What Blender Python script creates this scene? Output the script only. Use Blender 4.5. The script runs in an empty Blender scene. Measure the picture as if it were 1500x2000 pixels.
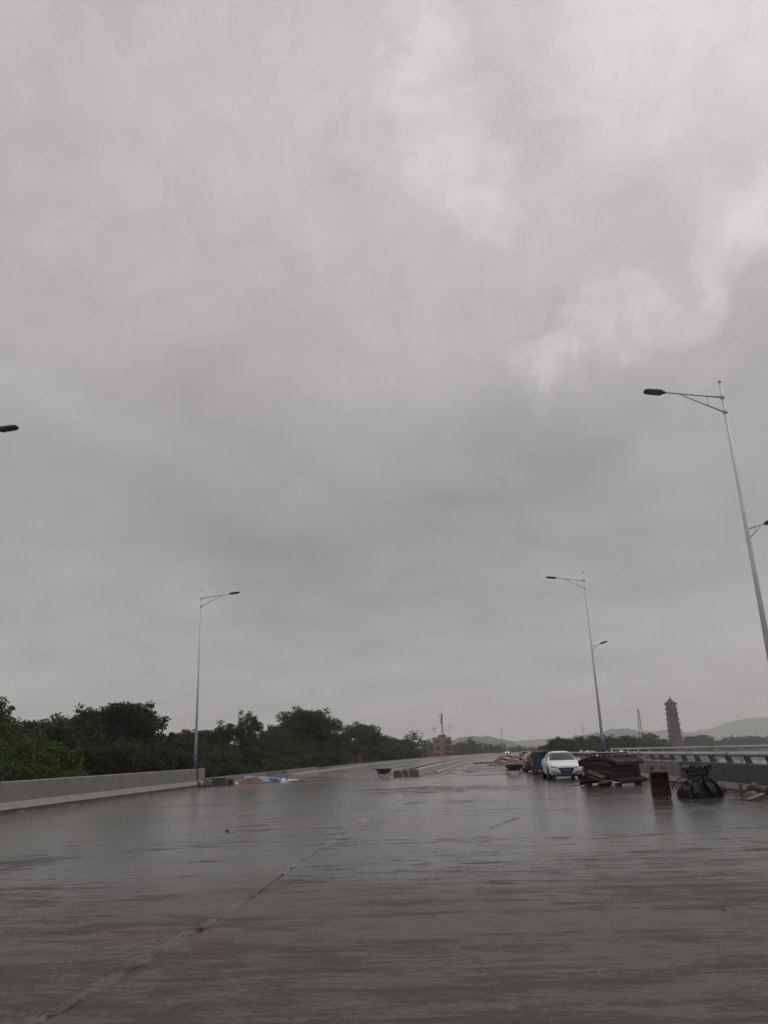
import bpy, bmesh, math, random
import numpy as np
from mathutils import Vector, Matrix
from mathutils.bvhtree import BVHTree

S = bpy.context.scene
COL = S.collection
R = math.radians

# ---------------------------------------------------------------- camera
cam = bpy.data.cameras.new('camera')
cam.sensor_fit = 'VERTICAL'; cam.sensor_height = 36.0; cam.lens = 27.0
cam.clip_start = 0.05; cam.clip_end = 12000
cam_ob = bpy.data.objects.new('camera', cam); COL.objects.link(cam_ob)
pt, rl = R(17.5), R(2.05)
fw = Vector((0, math.cos(pt), math.sin(pt))); up0 = Vector((0, -math.sin(pt), math.cos(pt))); rt0 = Vector((1, 0, 0))
rt = rt0 * math.cos(rl) - up0 * math.sin(rl); up = up0 * math.cos(rl) + rt0 * math.sin(rl)
M = Matrix((rt, up, -fw)).transposed().to_4x4(); M.translation = (0, 0, 1.6)
cam_ob.matrix_world = M
S.camera = cam_ob
S.render.resolution_x, S.render.resolution_y = 768, 1024

# ---------------------------------------------------------------- world: overcast sky
W = bpy.data.worlds.new('World'); S.world = W; W.use_nodes = True
nt = W.node_tree; nt.nodes.clear()

class NT:
    """small helper to write node graphs as expressions"""
    def __init__(s, tree): s.t = tree
    def n(s, typ, **kw):
        nd = s.t.nodes.new(typ)
        for k, v in kw.items(): setattr(nd, k, v)
        return nd
    def put(s, sock, v):
        if v is None: return
        if isinstance(v, bpy.types.NodeSocket): s.t.links.new(v, sock)
        else: sock.default_value = v
    def math(s, op, a, b=None, c=None, clamp=False):
        nd = s.n('ShaderNodeMath', operation=op, use_clamp=clamp)
        for i, v in enumerate((a, b, c)):
            if v is not None: s.put(nd.inputs[i], v)
        return nd.outputs[0]
    def vmath(s, op, a, b=None, c=None):
        nd = s.n('ShaderNodeVectorMath', operation=op)
        for i, v in enumerate((a, b, c)):
            if v is not None: s.put(nd.inputs[i], v)
        return nd.outputs['Value'] if op in ('DOT_PRODUCT', 'LENGTH', 'DISTANCE') else nd.outputs[0]
    def noise(s, vec, scale, detail=4, rough=.5, dist=0.0, color=False):
        nd = s.n('ShaderNodeTexNoise')
        s.put(nd.inputs['Vector'], vec); nd.inputs['Scale'].default_value = scale
        nd.inputs['Detail'].default_value = detail; nd.inputs['Roughness'].default_value = rough
        nd.inputs['Distortion'].default_value = dist
        return nd.outputs['Color' if color else 'Fac']
    def ramp(s, v, a, b, c=0.0, d=1.0, smooth=True):
        nd = s.n('ShaderNodeMapRange', interpolation_type='SMOOTHSTEP' if smooth else 'LINEAR')
        s.put(nd.inputs[0], v)
        for i, x in enumerate((a, b, c, d)): s.put(nd.inputs[1 + i], x)
        return nd.outputs[0]
    def mix(s, f, a, b, typ='MIX'):
        nd = s.n('ShaderNodeMix', data_type='RGBA', blend_type=typ)
        s.put(nd.inputs[0], f); s.put(nd.inputs[6], a); s.put(nd.inputs[7], b)
        return nd.outputs[2]
    def mapping(s, vec, scale=(1, 1, 1), rot=(0, 0, 0), loc=(0, 0, 0)):
        nd = s.n('ShaderNodeMapping')
        s.put(nd.inputs[0], vec); nd.inputs['Scale'].default_value = scale
        nd.inputs['Rotation'].default_value = rot; nd.inputs['Location'].default_value = loc
        return nd.outputs[0]
    def bump(s, h, strength, distance, normal=None):
        nd = s.n('ShaderNodeBump')
        nd.inputs['Strength'].default_value = strength; nd.inputs['Distance'].default_value = distance
        s.put(nd.inputs['Height'], h)
        if normal is not None: s.put(nd.inputs['Normal'], normal)
        return nd.outputs[0]

g = NT(nt)
tc = g.n('ShaderNodeTexCoord')
dirv = g.vmath('NORMALIZE', tc.outputs['Generated'])
sep = g.n('ShaderNodeSeparateXYZ'); g.put(sep.inputs[0], dirv)
el = sep.outputs['Z']
# warped direction so that the light and dark patches of cloud have ragged outlines
wn = g.noise(dirv, 6.5, 8, .64, color=True)
wv = g.vmath('SCALE', g.vmath('SUBTRACT', wn, (.5, .5, .5)))
wv.node.inputs['Scale'].default_value = .25
wd = g.vmath('NORMALIZE', g.vmath('ADD', dirv, wv))
val = g.ramp(el, -.02, .24, .49, .370)
val = g.math('ADD', val, g.ramp(el, .26, 1.0, 0, .31, smooth=False))
def patch(c, inner, outer, amp):
    global val
    d = g.vmath('DOT_PRODUCT', wd, tuple(Vector(c).normalized()))
    val = g.math('ADD', val, g.ramp(d, math.cos(R(outer)), math.cos(R(inner)), 0, amp))
for c in ((.062, .645, .761), (.075, .685, .725), (.09, .72, .69), (.105, .75, .653), (.13, .775, .62)): patch(c, 0, 3.4, .07)      # broken bright rift
for c in ((.425, .715, .555), (.385, .75, .538), (.337, .787, .517), (.288, .82, .495), (.24, .85, .47), (.2, .868, .452)): patch(c, 0, 3.7, .085)  # slanting bright streak
patch((.44, .54, .72), 2, 20, .18)
patch((.24, .64, .73), 0, 9, .05)
patch((-.13, .93, .34), 2, 22, -.03)
patch((.23, .89, .39), 1, 8, -.05)
patch((.34, .70, .63), 0, 7, -.05)
patch((-.30, .70, .65), 3, 20, -.02)
# cloud layer seen in perspective
pz = g.math('ADD', el, .18)
pv = g.vmath('DIVIDE', dirv, None)
cmb = g.n('ShaderNodeCombineXYZ'); g.put(cmb.inputs[0], pz); g.put(cmb.inputs[1], pz); cmb.inputs[2].default_value = 1
g.put(pv.node.inputs[1], cmb.outputs[0])
n1 = g.noise(pv, 1.1, 6, .52, .4)
n2 = g.noise(g.vmath('ADD', pv, (7.3, 2.1, 0)), 3.3, 7, .58, .5)
val = g.math('ADD', val, g.math('MULTIPLY', g.math('SUBTRACT', n1, .5), .30))
val = g.math('ADD', val, g.math('MULTIPLY', g.math('SUBTRACT', n2, .5), .13))
n3 = g.noise(g.vmath('ADD', wd, (3.1, 0, 1.7)), 11.0, 8, .66, .6)
val = g.math('ADD', val, g.math('MULTIPLY', g.math('SUBTRACT', n3, .5), g.ramp(val, .40, .54, .05, .26)))
val = g.math('MAXIMUM', val, .20)
tint = g.mix(g.ramp(el, .18, .62), (1.0, .982, .962, 1), (1.0, .945, .985, 1))
pink = g.mix(g.noise(dirv, 2.0, 2), (.99, 1.0, 1.0, 1), (1.01, .99, 1.0, 1))
tint = g.mix(1.0, tint, pink, 'MULTIPLY')
vc = g.n('ShaderNodeCombineColor')
for i in range(3): g.put(vc.inputs[i], val)
cloud = g.mix(1.0, tint, vc.outputs[0], 'MULTIPLY')
sky = g.n('ShaderNodeTexSky', sky_type='NISHITA', sun_disc=False)
sky.sun_elevation = R(60); sky.sun_rotation = R(78); sky.dust_density = 6.0
skys = g.mix(1.0, sky.outputs[0], (.06, .06, .06, 1), 'MULTIPLY')
fin = g.mix(.94, skys, cloud)          # thick cloud: hardly any blue comes through
bg = g.n('ShaderNodeBackground'); g.put(bg.inputs[0], fin); bg.inputs[1].default_value = 1.0
wo = g.n('ShaderNodeOutputWorld'); g.put(wo.inputs[0], bg.outputs[0])

sun = bpy.data.lights.new('sun', 'SUN'); sun.energy = .8; sun.angle = R(40); sun.color = (1, .97, .93)
sun_ob = bpy.data.objects.new('sun', sun); COL.objects.link(sun_ob)
sd = Vector((math.sin(R(78)) * math.cos(R(60)), math.cos(R(78)) * math.cos(R(60)), math.sin(R(60))))
sun_ob.rotation_euler = sd.to_track_quat('Z', 'Y').to_euler()

vs = S.view_settings
vs.view_transform = 'Standard'; vs.look = 'None'; vs.exposure = 0.0; vs.gamma = 1.0; vs.use_curve_mapping = False
S.render.engine = 'CYCLES'
cy = S.cycles
cy.use_denoising = True
try: cy.denoiser = 'OPENIMAGEDENOISE'
except Exception: pass
cy.max_bounces = 6; cy.diffuse_bounces = 3; cy.glossy_bounces = 3; cy.transmission_bounces = 4
cy.transparent_max_bounces = 8; cy.volume_bounces = 3
cy.caustics_reflective = False; cy.caustics_refractive = False

# ---------------------------------------------------------------- helpers
def base(Y):                       # lateral drift of the gently curving bridge, metres
    return .07 * (Y - 30) + .00025 * (Y - 30) ** 2

LE, RE = -14.4, 11.95              # inner faces of the left and right parapets, measured from the drifting line

def tag(o, label=None, cat=None, group=None, kind=None):
    if label: o['label'] = label
    if cat: o['category'] = cat
    if group: o['group'] = group
    if kind: o['kind'] = kind
    return o

def empty(name, loc=(0, 0, 0), rz=0.0):
    o = bpy.data.objects.new(name, None); COL.objects.link(o)
    o.location = loc; o.rotation_euler = (0, 0, rz); o.empty_display_size = .2
    return o

class MB:
    def __init__(s): s.v = []; s.f = []
    def add(s, vs_, fs):
        k = len(s.v); s.v += [tuple(p) for p in vs_]; s.f += [tuple(i + k for i in f) for f in fs]; return s
    def box(s, c, d, rz=0.0, taper=1.0, rot=None):
        x, y, z = (q / 2 for q in d)
        P = [(-x, -y, -z), (x, -y, -z), (x, y, -z), (-x, y, -z), (-x * taper, -y * taper, z), (x * taper, -y * taper, z), (x * taper, y * taper, z), (-x * taper, y * taper, z)]
        m = rot if rot is not None else Matrix.Rotation(rz, 3, 'Z')
        P = [tuple(m @ Vector(p) + Vector(c)) for p in P]
        return s.add(P, [(0, 3, 2, 1), (4, 5, 6, 7), (0, 1, 5, 4), (1, 2, 6, 5), (2, 3, 7, 6), (3, 0, 4, 7)])
    def tube(s, pts, rad, n=8, cap=True):
        pts = [Vector(p) for p in pts]
        if not hasattr(rad, '__len__'): rad = [rad] * len(pts)
        rings = []
        for i, p in enumerate(pts):
            t = (pts[min(i + 1, len(pts) - 1)] - pts[max(i - 1, 0)]).normalized()
            a = t.cross(Vector((0, 0, 1)))
            if a.length < 1e-3: a = Vector((1, 0, 0))
            a.normalize(); b = t.cross(a).normalized()
            rings.append([p + (a * math.cos(2 * math.pi * k / n) + b * math.sin(2 * math.pi * k / n)) * rad[i] for k in range(n)])
        return s.loft(rings, cap)
    def loft(s, rings, cap=True):
        n = len(rings[0]); V = [p for r in rings for p in r]; Fs = []
        for i in range(len(rings) - 1):
            for k in range(n):
                a = i * n + k; b = i * n + (k + 1) % n
                Fs.append((a, b, b + n, a + n))
        if cap:
            Fs.append(tuple(range(n - 1, -1, -1))); Fs.append(tuple(range((len(rings) - 1) * n, len(rings) * n)))
        return s.add(V, Fs)
    def prism(s, poly, d, origin=(0, 0, 0), ax=(1, 0, 0), ay=(0, 0, 1)):
        ax, ay, o = Vector(ax), Vector(ay), Vector(origin); nn = ax.cross(ay).normalized() * d
        r0 = [o + ax * p[0] + ay * p[1] for p in poly]; r1 = [p + nn for p in r0]
        return s.loft([r0, r1])
    def lathe(s, prof, n=16, c=(0, 0, 0), axis='Z'):
        rings = []
        for r, h in prof:
            ring = []
            for k in range(n):
                a = 2 * math.pi * k / n
                q = (r * math.cos(a), r * math.sin(a), h)
                if axis == 'X': q = (q[2], q[0], q[1])
                if axis == 'Y': q = (q[0], q[2], q[1])
                ring.append(Vector(q) + Vector(c))
            rings.append(ring)
        return s.loft(rings)
    def build(s, name, mat, parent=None, smooth=False, bevel=0.0, sub=0):
        me = bpy.data.meshes.new(name); me.from_pydata(s.v, [], s.f); me.validate()
        bm = bmesh.new(); bm.from_mesh(me); bmesh.ops.recalc_face_normals(bm, faces=bm.faces); bm.to_mesh(me); bm.free()
        me.materials.append(mat)
        if smooth: me.shade_smooth()
        o = bpy.data.objects.new(name, me); COL.objects.link(o)
        if parent is not None: o.parent = parent
        if bevel:
            b = o.modifiers.new('bevel', 'BEVEL'); b.width = bevel; b.segments = 2; b.limit_method = 'ANGLE'
        if sub:
            m = o.modifiers.new('sub', 'SUBSURF'); m.levels = sub; m.render_levels = sub
        return o

def copy_tree(o, parent=None):
    c = o.copy(); COL.objects.link(c); c.parent = parent
    for ch in o.children: copy_tree(ch, c)
    return c

def sweep(mb, prof, s0, Y0, Y1, step=4.0, jit=0.0):
    """closed profile [(ds, z)] carried along the drifting line of the bridge"""
    n = max(1, int(math.ceil((Y1 - Y0) / step)))
    rings = []
    for i in range(n + 1):
        Y = Y0 + (Y1 - Y0) * i / n
        rings.append([Vector((base(Y) + s0 + ds, Y, z)) for ds, z in prof])
    return mb.loft(rings)

def mesh_np(name, V, Fq, mat, parent=None, attr=None, smooth=False):
    """fast quads: V (n,3), Fq (m,4)"""
    me = bpy.data.meshes.new(name)
    me.vertices.add(len(V)); me.vertices.foreach_set('co', np.asarray(V, np.float32).ravel())
    m = len(Fq)
    me.loops.add(m * 4); me.loops.foreach_set('vertex_index', np.asarray(Fq, np.int32).ravel())
    me.polygons.add(m); me.polygons.foreach_set('loop_start', np.arange(0, m * 4, 4, dtype=np.int32))
    me.update(calc_edges=True)
    if attr is not None:
        a = me.attributes.new('hue', 'FLOAT', 'POINT'); a.data.foreach_set('value', np.asarray(attr, np.float32))
    if smooth: me.shade_smooth()
    me.materials.append(mat)
    o = bpy.data.objects.new(name, me); COL.objects.link(o)
    if parent is not None: o.parent = parent
    return o

def grid_np(xs, ys, zf):
    X, Y = np.meshgrid(xs, ys); Z = zf(X, Y)
    nx, ny = len(xs), len(ys)
    idx = np.arange(nx * ny).reshape(ny, nx)
    Fq = np.stack([idx[:-1, :-1], idx[:-1, 1:], idx[1:, 1:], idx[1:, :-1]], -1).reshape(-1, 4)
    return np.stack([X, Y, Z], -1).reshape(-1, 3), Fq

def vnoise(x, y, seed=0):
    """smooth value noise, numpy"""
    def h(i, j):
        v = np.sin(i * 127.1 + j * 311.7 + seed * 74.7) * 43758.5453
        return v - np.floor(v)
    i, j = np.floor(x), np.floor(y); fx, fy = x - i, y - j
    fx = fx * fx * (3 - 2 * fx); fy = fy * fy * (3 - 2 * fy)
    return (h(i, j) * (1 - fx) + h(i + 1, j) * fx) * (1 - fy) + (h(i, j + 1) * (1 - fx) + h(i + 1, j + 1) * fx) * fy - .5
def fbm(x, y, seed=0, o=4):
    t = 0; a = 1.0
    for k in range(o): t = t + a * vnoise(x * 2 ** k, y * 2 ** k, seed + k * 13); a *= .5
    return t

# ---------------------------------------------------------------- materials
def newmat(name):
    m = bpy.data.materials.new(name); m.use_nodes = True
    t = m.node_tree; t.nodes.clear(); q = NT(t)
    out = q.n('ShaderNodeOutputMaterial'); b = q.n('ShaderNodeBsdfPrincipled')
    t.links.new(b.outputs[0], out.inputs[0])
    return m, q, b, out

def simple(name, col, rough=.6, var=.25, scale=3.0, metal=0.0, bump=.0, dirt=None, spec=.5, coat=0.0):
    """painted / cast / cloth surface with mottled colour and slight relief"""
    m, q, b, out = newmat(name)
    pos = q.n('ShaderNodeTexCoord').outputs['Object']
    nz = q.noise(pos, scale, 6, .6)
    c0 = tuple(max(0, c * (1 - var)) for c in col) + (1,); c1 = tuple(min(1, c * (1 + var)) for c in col) + (1,)
    c = q.mix(q.ramp(nz, .3, .7), c0, c1)
    if dirt:
        c = q.mix(q.ramp(q.noise(q.vmath('ADD', pos, (5, 3, 9)), scale * .6, 6, .65), .5, .68, 0, dirt[1]), c, tuple(dirt[0]) + (1,))
    q.put(b.inputs['Base Color'], c)
    q.put(b.inputs['Roughness'], q.ramp(nz, .2, .8, max(.03, rough - .12), min(1, rough + .12)))
    b.inputs['Metallic'].default_value = metal
    b.inputs['Specular IOR Level'].default_value = spec
    b.inputs['Coat Weight'].default_value = coat; b.inputs['Coat Roughness'].default_value = .06
    if bump: q.put(b.inputs['Normal'], q.bump(q.noise(pos, scale * 6, 5, .65), bump, .02))
    return m

def mat_deck(name, grey, brown, mud, wet, streak=1.0):
    m, q, b, out = newmat(name)
    P = q.n('ShaderNodeNewGeometry').outputs['Position']
    P = q.mapping(P, rot=(0, 0, R(4.0)))
    def st(v, a_=.36, b_=.64): return q.ramp(v, a_, b_, smooth=False)
    big = st(q.noise(q.mapping(P, (.09, .15, .1)), 1.0, 6, .62, .6), .34, .66)
    s1 = st(q.noise(q.mapping(P, (.20, 1.4, .3), loc=(3, 1, 0)), 1.0, 9, .72, .4))
    s2 = st(q.noise(q.mapping(P, (.7, 9.0, .3), loc=(5, 2, 0)), 1.0, 8, .78, .1), .38, .62)
    rut = st(q.noise(q.mapping(P, (1.1, .07, .3), loc=(1, 6, 0)), 1.0, 6, .66, .3))
    s3 = st(q.noise(q.mapping(P, (2.2, 36.0, 1.0)), 1.0, 5, .72))
    patchy = st(q.noise(q.mapping(P, (1.3, 3.0, .5), loc=(7, 2, 0)), 1.0, 9, .78, .4), .38, .62)
    grain = st(q.noise(q.mapping(P, (14.0, 22.0, 14.0)), 1.0, 6, .80), .38, .62)
    mudm = q.math('MULTIPLY', q.ramp(q.noise(q.mapping(P, (.11, .20, .1), loc=(11, 4.4, 0)), 1.0, 8, .70, .8), .42, .62), mud)
    # the near slab was left muddier and better drained than the stretch beyond it
    sy = q.n('ShaderNodeSeparateXYZ'); q.put(sy.inputs[0], P)
    yy_ = q.math('ADD', sy.outputs['Y'], q.math('MULTIPLY', q.math('SUBTRACT', q.noise(q.mapping(P, (.25, .3, 1)), 1.0, 6, .65), .5), 14.0))
    far_ = q.ramp(yy_, 7.5, 17.0)
    mudm = q.math('MAXIMUM', mudm, q.math('MULTIPLY', q.math('SUBTRACT', 1.0, far_), .62))
    k = q.math('ADD', q.math('ADD', q.math('MULTIPLY', s1, .24), q.math('MULTIPLY', rut, .14)), q.math('MULTIPLY', s2, .28))
    k = q.math('ADD', k, q.math('ADD', q.math('MULTIPLY', patchy, .36), q.math('MULTIPLY', grain, .46)))
    k = q.math('ADD', k, q.math('MULTIPLY', s3, .30))                       # 0 .. 1.68
    c = q.mix(q.ramp(k, .35, 1.35, smooth=False), tuple(x * .58 for x in grey) + (1,), tuple(x * 1.5 for x in grey) + (1,))
    mc = q.mix(q.ramp(k, .35, 1.35, smooth=False), tuple(x * .62 for x in brown) + (1,), tuple(x * 1.4 for x in brown) + (1,))
    c = q.mix(q.math('MULTIPLY', mudm, .85), c, mc)
    # score lines left by the screed, and paler scabs of cement
    sl = q.ramp(q.noise(q.mapping(P, (.30, 11.0, .3), loc=(9, 3, 0)), 1.0, 5, .70), .585, .66)
    c = q.mix(q.math('MULTIPLY', sl, .45 * streak), c, tuple(x * .28 for x in grey) + (1,))
    pl_ = q.math('MULTIPLY', q.ramp(q.noise(q.mapping(P, (1.6, 6.0, .3), loc=(2, 8, 0)), 1.0, 8, .78), .58, .66), .55)
    c = q.mix(pl_, c, tuple(x * 1.9 for x in grey) + (1,))
    # dark specks of grit and dropped mortar
    vo = q.n('ShaderNodeTexVoronoi'); q.put(vo.inputs['Vector'], P); vo.inputs['Scale'].default_value = 4.2
    spk = q.math('MULTIPLY', q.ramp(vo.outputs['Distance'], .075, .04), q.ramp(q.noise(P, .9, 3), .50, .56))
    c = q.mix(q.math('MULTIPLY', spk, .8), c, (.012, .011, .010, 1))
    q.put(b.inputs['Base Color'], c)
    # rain water stands in the hollows; brushed ridges and scabs of mortar rise out of it and stay matt
    w_ = q.math('ADD', q.math('MULTIPLY', big, .34), q.math('MULTIPLY', s1, .20))
    w_ = q.math('ADD', w_, q.math('ADD', q.math('MULTIPLY', s2, .13), q.math('ADD', q.math('MULTIPLY', patchy, .24), q.math('ADD', q.math('MULTIPLY', rut, .08), q.math('MULTIPLY', grain, .12)))))   # 0 .. 1.1
    w_ = q.math('ADD', w_, q.math('MULTIPLY', q.math('SUBTRACT', far_, .75), .12))
    film = q.math('MULTIPLY', q.ramp(w_, .46 - wet, .66 - wet), q.ramp(far_, 0, 1, .42, 1.0))
    ro = q.math('ADD', q.ramp(film, 0, 1, .52, .12), q.math('MULTIPLY', q.math('SUBTRACT', s3, .5), .16), clamp=True)
    q.put(b.inputs['Roughness'], q.math('MAXIMUM', ro, .10))
    q.put(b.inputs['Specular IOR Level'], q.ramp(film, 0, 1, .30, .85))
    b.inputs['IOR'].default_value = 1.40
    h = q.math('ADD', q.math('MULTIPLY', s1, .40), q.math('MULTIPLY', s2, .40))
    h = q.math('ADD', h, q.math('ADD', q.math('MULTIPLY', s3, .12), q.math('MULTIPLY', grain, .34)))
    h = q.math('SUBTRACT', h, q.math('MULTIPLY', sl, .25))
    h = q.math('MULTIPLY', h, q.ramp(film, 0, 1, 1.0, .25))
    h = q.math('ADD', h, q.math('MULTIPLY', patchy, .16))
    q.put(b.inputs['Normal'], q.bump(h, .7 * streak, .010))
    return m

def mat_concrete(name, col, stain, st_amt, rough=.6, drip=True):
    m, q, b, out = newmat(name)
    P = q.n('ShaderNodeNewGeometry').outputs['Position']
    nz = q.noise(P, 1.7, 7, .65); fn = q.noise(P, 22, 4, .7)
    c = q.mix(q.ramp(nz, .3, .7), tuple(x * .82 for x in col) + (1,), tuple(x * 1.12 for x in col) + (1,))
    dr = q.noise(q.mapping(P, (3.2, 3.2, .35)), 1.0, 5, .6)
    c = q.mix(q.math('MULTIPLY', q.ramp(dr, .50, .76), st_amt), c, tuple(stain) + (1,))
    c = q.mix(q.math('MULTIPLY', q.ramp(fn, .55, .75), .3), c, tuple(x * .6 for x in col) + (1,))
    q.put(b.inputs['Base Color'], c)
    q.put(b.inputs['Roughness'], q.ramp(nz, .2, .8, rough - .12, rough + .12))
    q.put(b.inputs['Normal'], q.bump(q.math('ADD', fn, q.math('MULTIPLY', nz, 1.5)), .3, .01))
    return m

def mat_leaf(name, dark, light):
    m, q, b, out = newmat(name)
    at = q.n('ShaderNodeAttribute'); at.attribute_name = 'hue'
    oc = q.n('ShaderNodeObjectInfo').outputs['Color']
    sx = q.n('ShaderNodeSeparateColor'); q.put(sx.inputs[0], oc)
    f = q.math('ADD', q.math('MULTIPLY', at.outputs['Fac'], .55), q.math('MULTIPLY', sx.outputs[0], .6), clamp=True)
    c = q.mix(f, tuple(dark) + (1,), tuple(light) + (1,))
    q.put(b.inputs['Base Color'], c)
    b.inputs['Roughness'].default_value = .65; b.inputs['Specular IOR Level'].default_value = .12
    tr = q.n('ShaderNodeBsdfTranslucent'); q.put(tr.inputs[0], c)
    mx = q.n('ShaderNodeMixShader'); mx.inputs[0].default_value = .22
    q.t.links.new(b.outputs[0], mx.inputs[1]); q.t.links.new(tr.outputs[0], mx.inputs[2]); q.t.links.new(mx.outputs[0], out.inputs[0])
    return m

def mat_glass(name, tint, rough=.06):
    m, q, b, out = newmat(name)
    b.inputs['Base Color'].default_value = tuple(tint) + (1,)
    b.inputs['Roughness'].default_value = rough; b.inputs['IOR'].default_value = 1.5
    b.inputs['Specular IOR Level'].default_value = .32
    return m

MT = {}
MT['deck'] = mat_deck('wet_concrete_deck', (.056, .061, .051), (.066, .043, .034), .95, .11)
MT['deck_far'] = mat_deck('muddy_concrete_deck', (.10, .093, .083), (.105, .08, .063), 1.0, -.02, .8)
MT['mortar'] = mat_deck('ragged_mortar', (.086, .090, .079), (.078, .057, .045), .5, .14, 1.0)
MT['wall_l'] = mat_concrete('grey_parapet_concrete', (.195, .187, .170), (.12, .11, .094), .5)
MT['wall_r'] = mat_concrete('grey_right_parapet_concrete', (.22, .21, .195), (.07, .07, .055), .85)
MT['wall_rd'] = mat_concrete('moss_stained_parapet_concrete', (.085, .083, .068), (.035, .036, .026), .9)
MT['ledge'] = mat_concrete('pale_plinth_concrete', (.235, .208, .178), (.12, .10, .082), .65)
MT['ledge_d'] = mat_concrete('grey_plinth_concrete', (.17, .165, .15), (.08, .08, .065), .6)
MT['kerb'] = mat_concrete('muddy_kerb_concrete', (.13, .115, .10), (.08, .06, .045), .7)
MT['pale'] = mat_concrete('pale_concrete', (.40, .39, .36), (.2, .18, .15), .5)
MT['rail'] = simple('galvanised_rail', (.36, .36, .36), .38, .15, 2.0, .35, .05, ((.12, .10, .08), .5))
MT['post'] = simple('grey_painted_post', (.10, .10, .10), .5, .2, 3.0, 0, .05)
MT['rail_w'] = simple('pale_painted_rail', (.42, .42, .41), .45, .12, 2.0, .0, .03, ((.2, .19, .17), .4))
MT['pole'] = simple('pale_grey_pole_paint', (.74, .75, .77), .35, .08, 1.2, 0, .0, ((.55, .54, .53), .35), coat=.1)
MT['blue'] = simple('dark_blue_paint', (.010, .018, .10), .4, .2, 3.0, 0, .0, ((.03, .035, .07), .4))
MT['head'] = simple('dark_lamp_housing', (.05, .05, .052), .45, .15, 5.0)
MT['lens'] = simple('grey_lamp_lens', (.20, .20, .18), .2, .1, 8.0)
MT['rust'] = simple('wet_rust', (.036, .020, .015), .45, .45, 7.0, 0, .35, ((.016, .012, .010), .85))
MT['rust_r'] = simple('red_rust', (.095, .036, .022), .45, .4, 8.0, 0, .35, ((.022, .012, .010), .7))
MT['rust_b'] = simple('brown_weathered_form', (.080, .055, .040), .55, .45, 9.0, 0, .4, ((.03, .022, .016), .8))
MT['black'] = simple('oily_black_steel', (.018, .018, .02), .35, .35, 6.0, 0, .2, ((.03, .024, .02), .6))
MT['rubber'] = simple('black_rubber', (.016, .016, .016), .7, .2, 8.0)
MT['wood'] = simple('weathered_plank', (.17, .135, .10), .65, .35, 5.0, 0, .3, ((.06, .045, .035), .6))
MT['wood_p'] = simple('pale_timber', (.34, .29, .23), .6, .25, 5.0, 0, .2)
MT['stone'] = simple('broken_concrete', (.11, .092, .075), .7, .35, 6.0, 0, .5, ((.09, .065, .05), .7))
MT['stone_b'] = simple('brown_clod', (.11, .062, .035), .7, .4, 20.0, 0, .5)
MT['soil'] = simple('red_brown_soil', (.125, .066, .040), .75, .35, 2.5, 0, .6, ((.10, .06, .04), .8))
MT['tarp_b'] = simple('blue_tarpaulin', (.13, .21, .30), .4, .25, 1.2, 0, .2, ((.05, .10, .24), .7))
MT['tarp_w'] = simple('white_sheet', (.60, .585, .55), .5, .1, 2.0, 0, .15, ((.4, .34, .28), .5))
MT['sack'] = simple('pale_woven_sack', (.42, .36, .30), .7, .2, 4.0, 0, .3, ((.26, .15, .09), .8))
MT['steel'] = simple('grey_steel_form', (.10, .105, .10), .45, .25, 3.0, .2, .1, ((.07, .045, .03), .6))
MT['white'] = simple('white_car_paint', (.80, .80, .80), .35, .02, 1.0, 0, 0, spec=.3, coat=.25)
MT['van'] = simple('dark_grey_car_paint', (.055, .058, .055), .3, .1, 1.0, 0, 0, ((.12, .105, .09), .4), coat=.6)
MT['truckblue'] = simple('blue_truck_paint', (.011, .020, .085), .38, .2, 2.5, 0, 0, ((.03, .03, .06), .5), coat=.3)
MT['glass'] = mat_glass('car_glass', (.03, .045, .045))
MT['glass_g'] = mat_glass('green_car_glass', (.10, .20, .17))
MT['glass_w'] = mat_glass('house_glass', (.03, .04, .05), .12)
MT['blackp'] = simple('black_plastic', (.014, .014, .015), .4, .15, 6.0)
MT['chrome'] = simple('chrome', (.65, .65, .66), .12, .05, 4.0, 1.0)
MT['lampglass'] = simple('headlamp_glass', (.25, .26, .27), .08, .2, 12.0, .3, coat=1.0)
MT['plate'] = simple('blue_number_plate', (.02, .10, .33), .35, .1, 6.0)
MT['platemark'] = simple('white_plate_mark', (.5, .52, .55), .4, .1, 6.0)
MT['tail'] = simple('red_tail_lamp', (.22, .012, .014), .15, .2, 6.0, coat=1.0)
MT['orange'] = simple('orange_red_plastic', (.36, .11, .07), .45, .15, 6.0)
MT['tile_o'] = simple('orange_wall_tile', (.36, .15, .078), .6, .15, .8, 0, .05, ((.26, .13, .08), .5))
MT['brickred'] = simple('dull_red_brick', (.17, .085, .06), .75, .2, 2.0, 0, .2)
MT['tile_p'] = simple('pale_house_trim', (.38, .32, .26), .6, .12, .8)
MT['brickwall'] = simple('dull_plaster', (.20, .165, .14), .75, .2, .6, 0, .1, ((.12, .10, .085), .7))
MT['yellowwall'] = simple('dull_yellow_plaster', (.25, .20, .12), .75, .2, .6, 0, .1, ((.15, .12, .08), .7))
MT['roof_r'] = simple('red_roof_tile', (.27, .085, .055), .7, .25, 2.0, 0, .2)
MT['roof_g'] = simple('grey_roof', (.11, .11, .11), .7, .25, 2.0, 0, .2)
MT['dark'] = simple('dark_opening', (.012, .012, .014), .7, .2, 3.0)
MT['bluewin'] = mat_glass('blue_tinted_window', (.03, .09, .13), .1)
MT['pagoda'] = simple('pagoda_grey_brick', (.085, .067, .061), .8, .18, .7, 0, .2, ((.10, .085, .075), .6))
MT['pagoda_e'] = simple('pagoda_dark_eaves', (.028, .024, .022), .8, .2, 1.5, 0, .2)
MT['pagoda_red'] = simple('red_doorway', (.25, .05, .035), .7, .2, 3.0)
MT['mast'] = simple('dull_steel_lattice', (.12, .115, .11), .6, .2, 1.0)
MT['leaf'] = mat_leaf('foliage', (.008, .0155, .0075), (.066, .105, .018))
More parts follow.
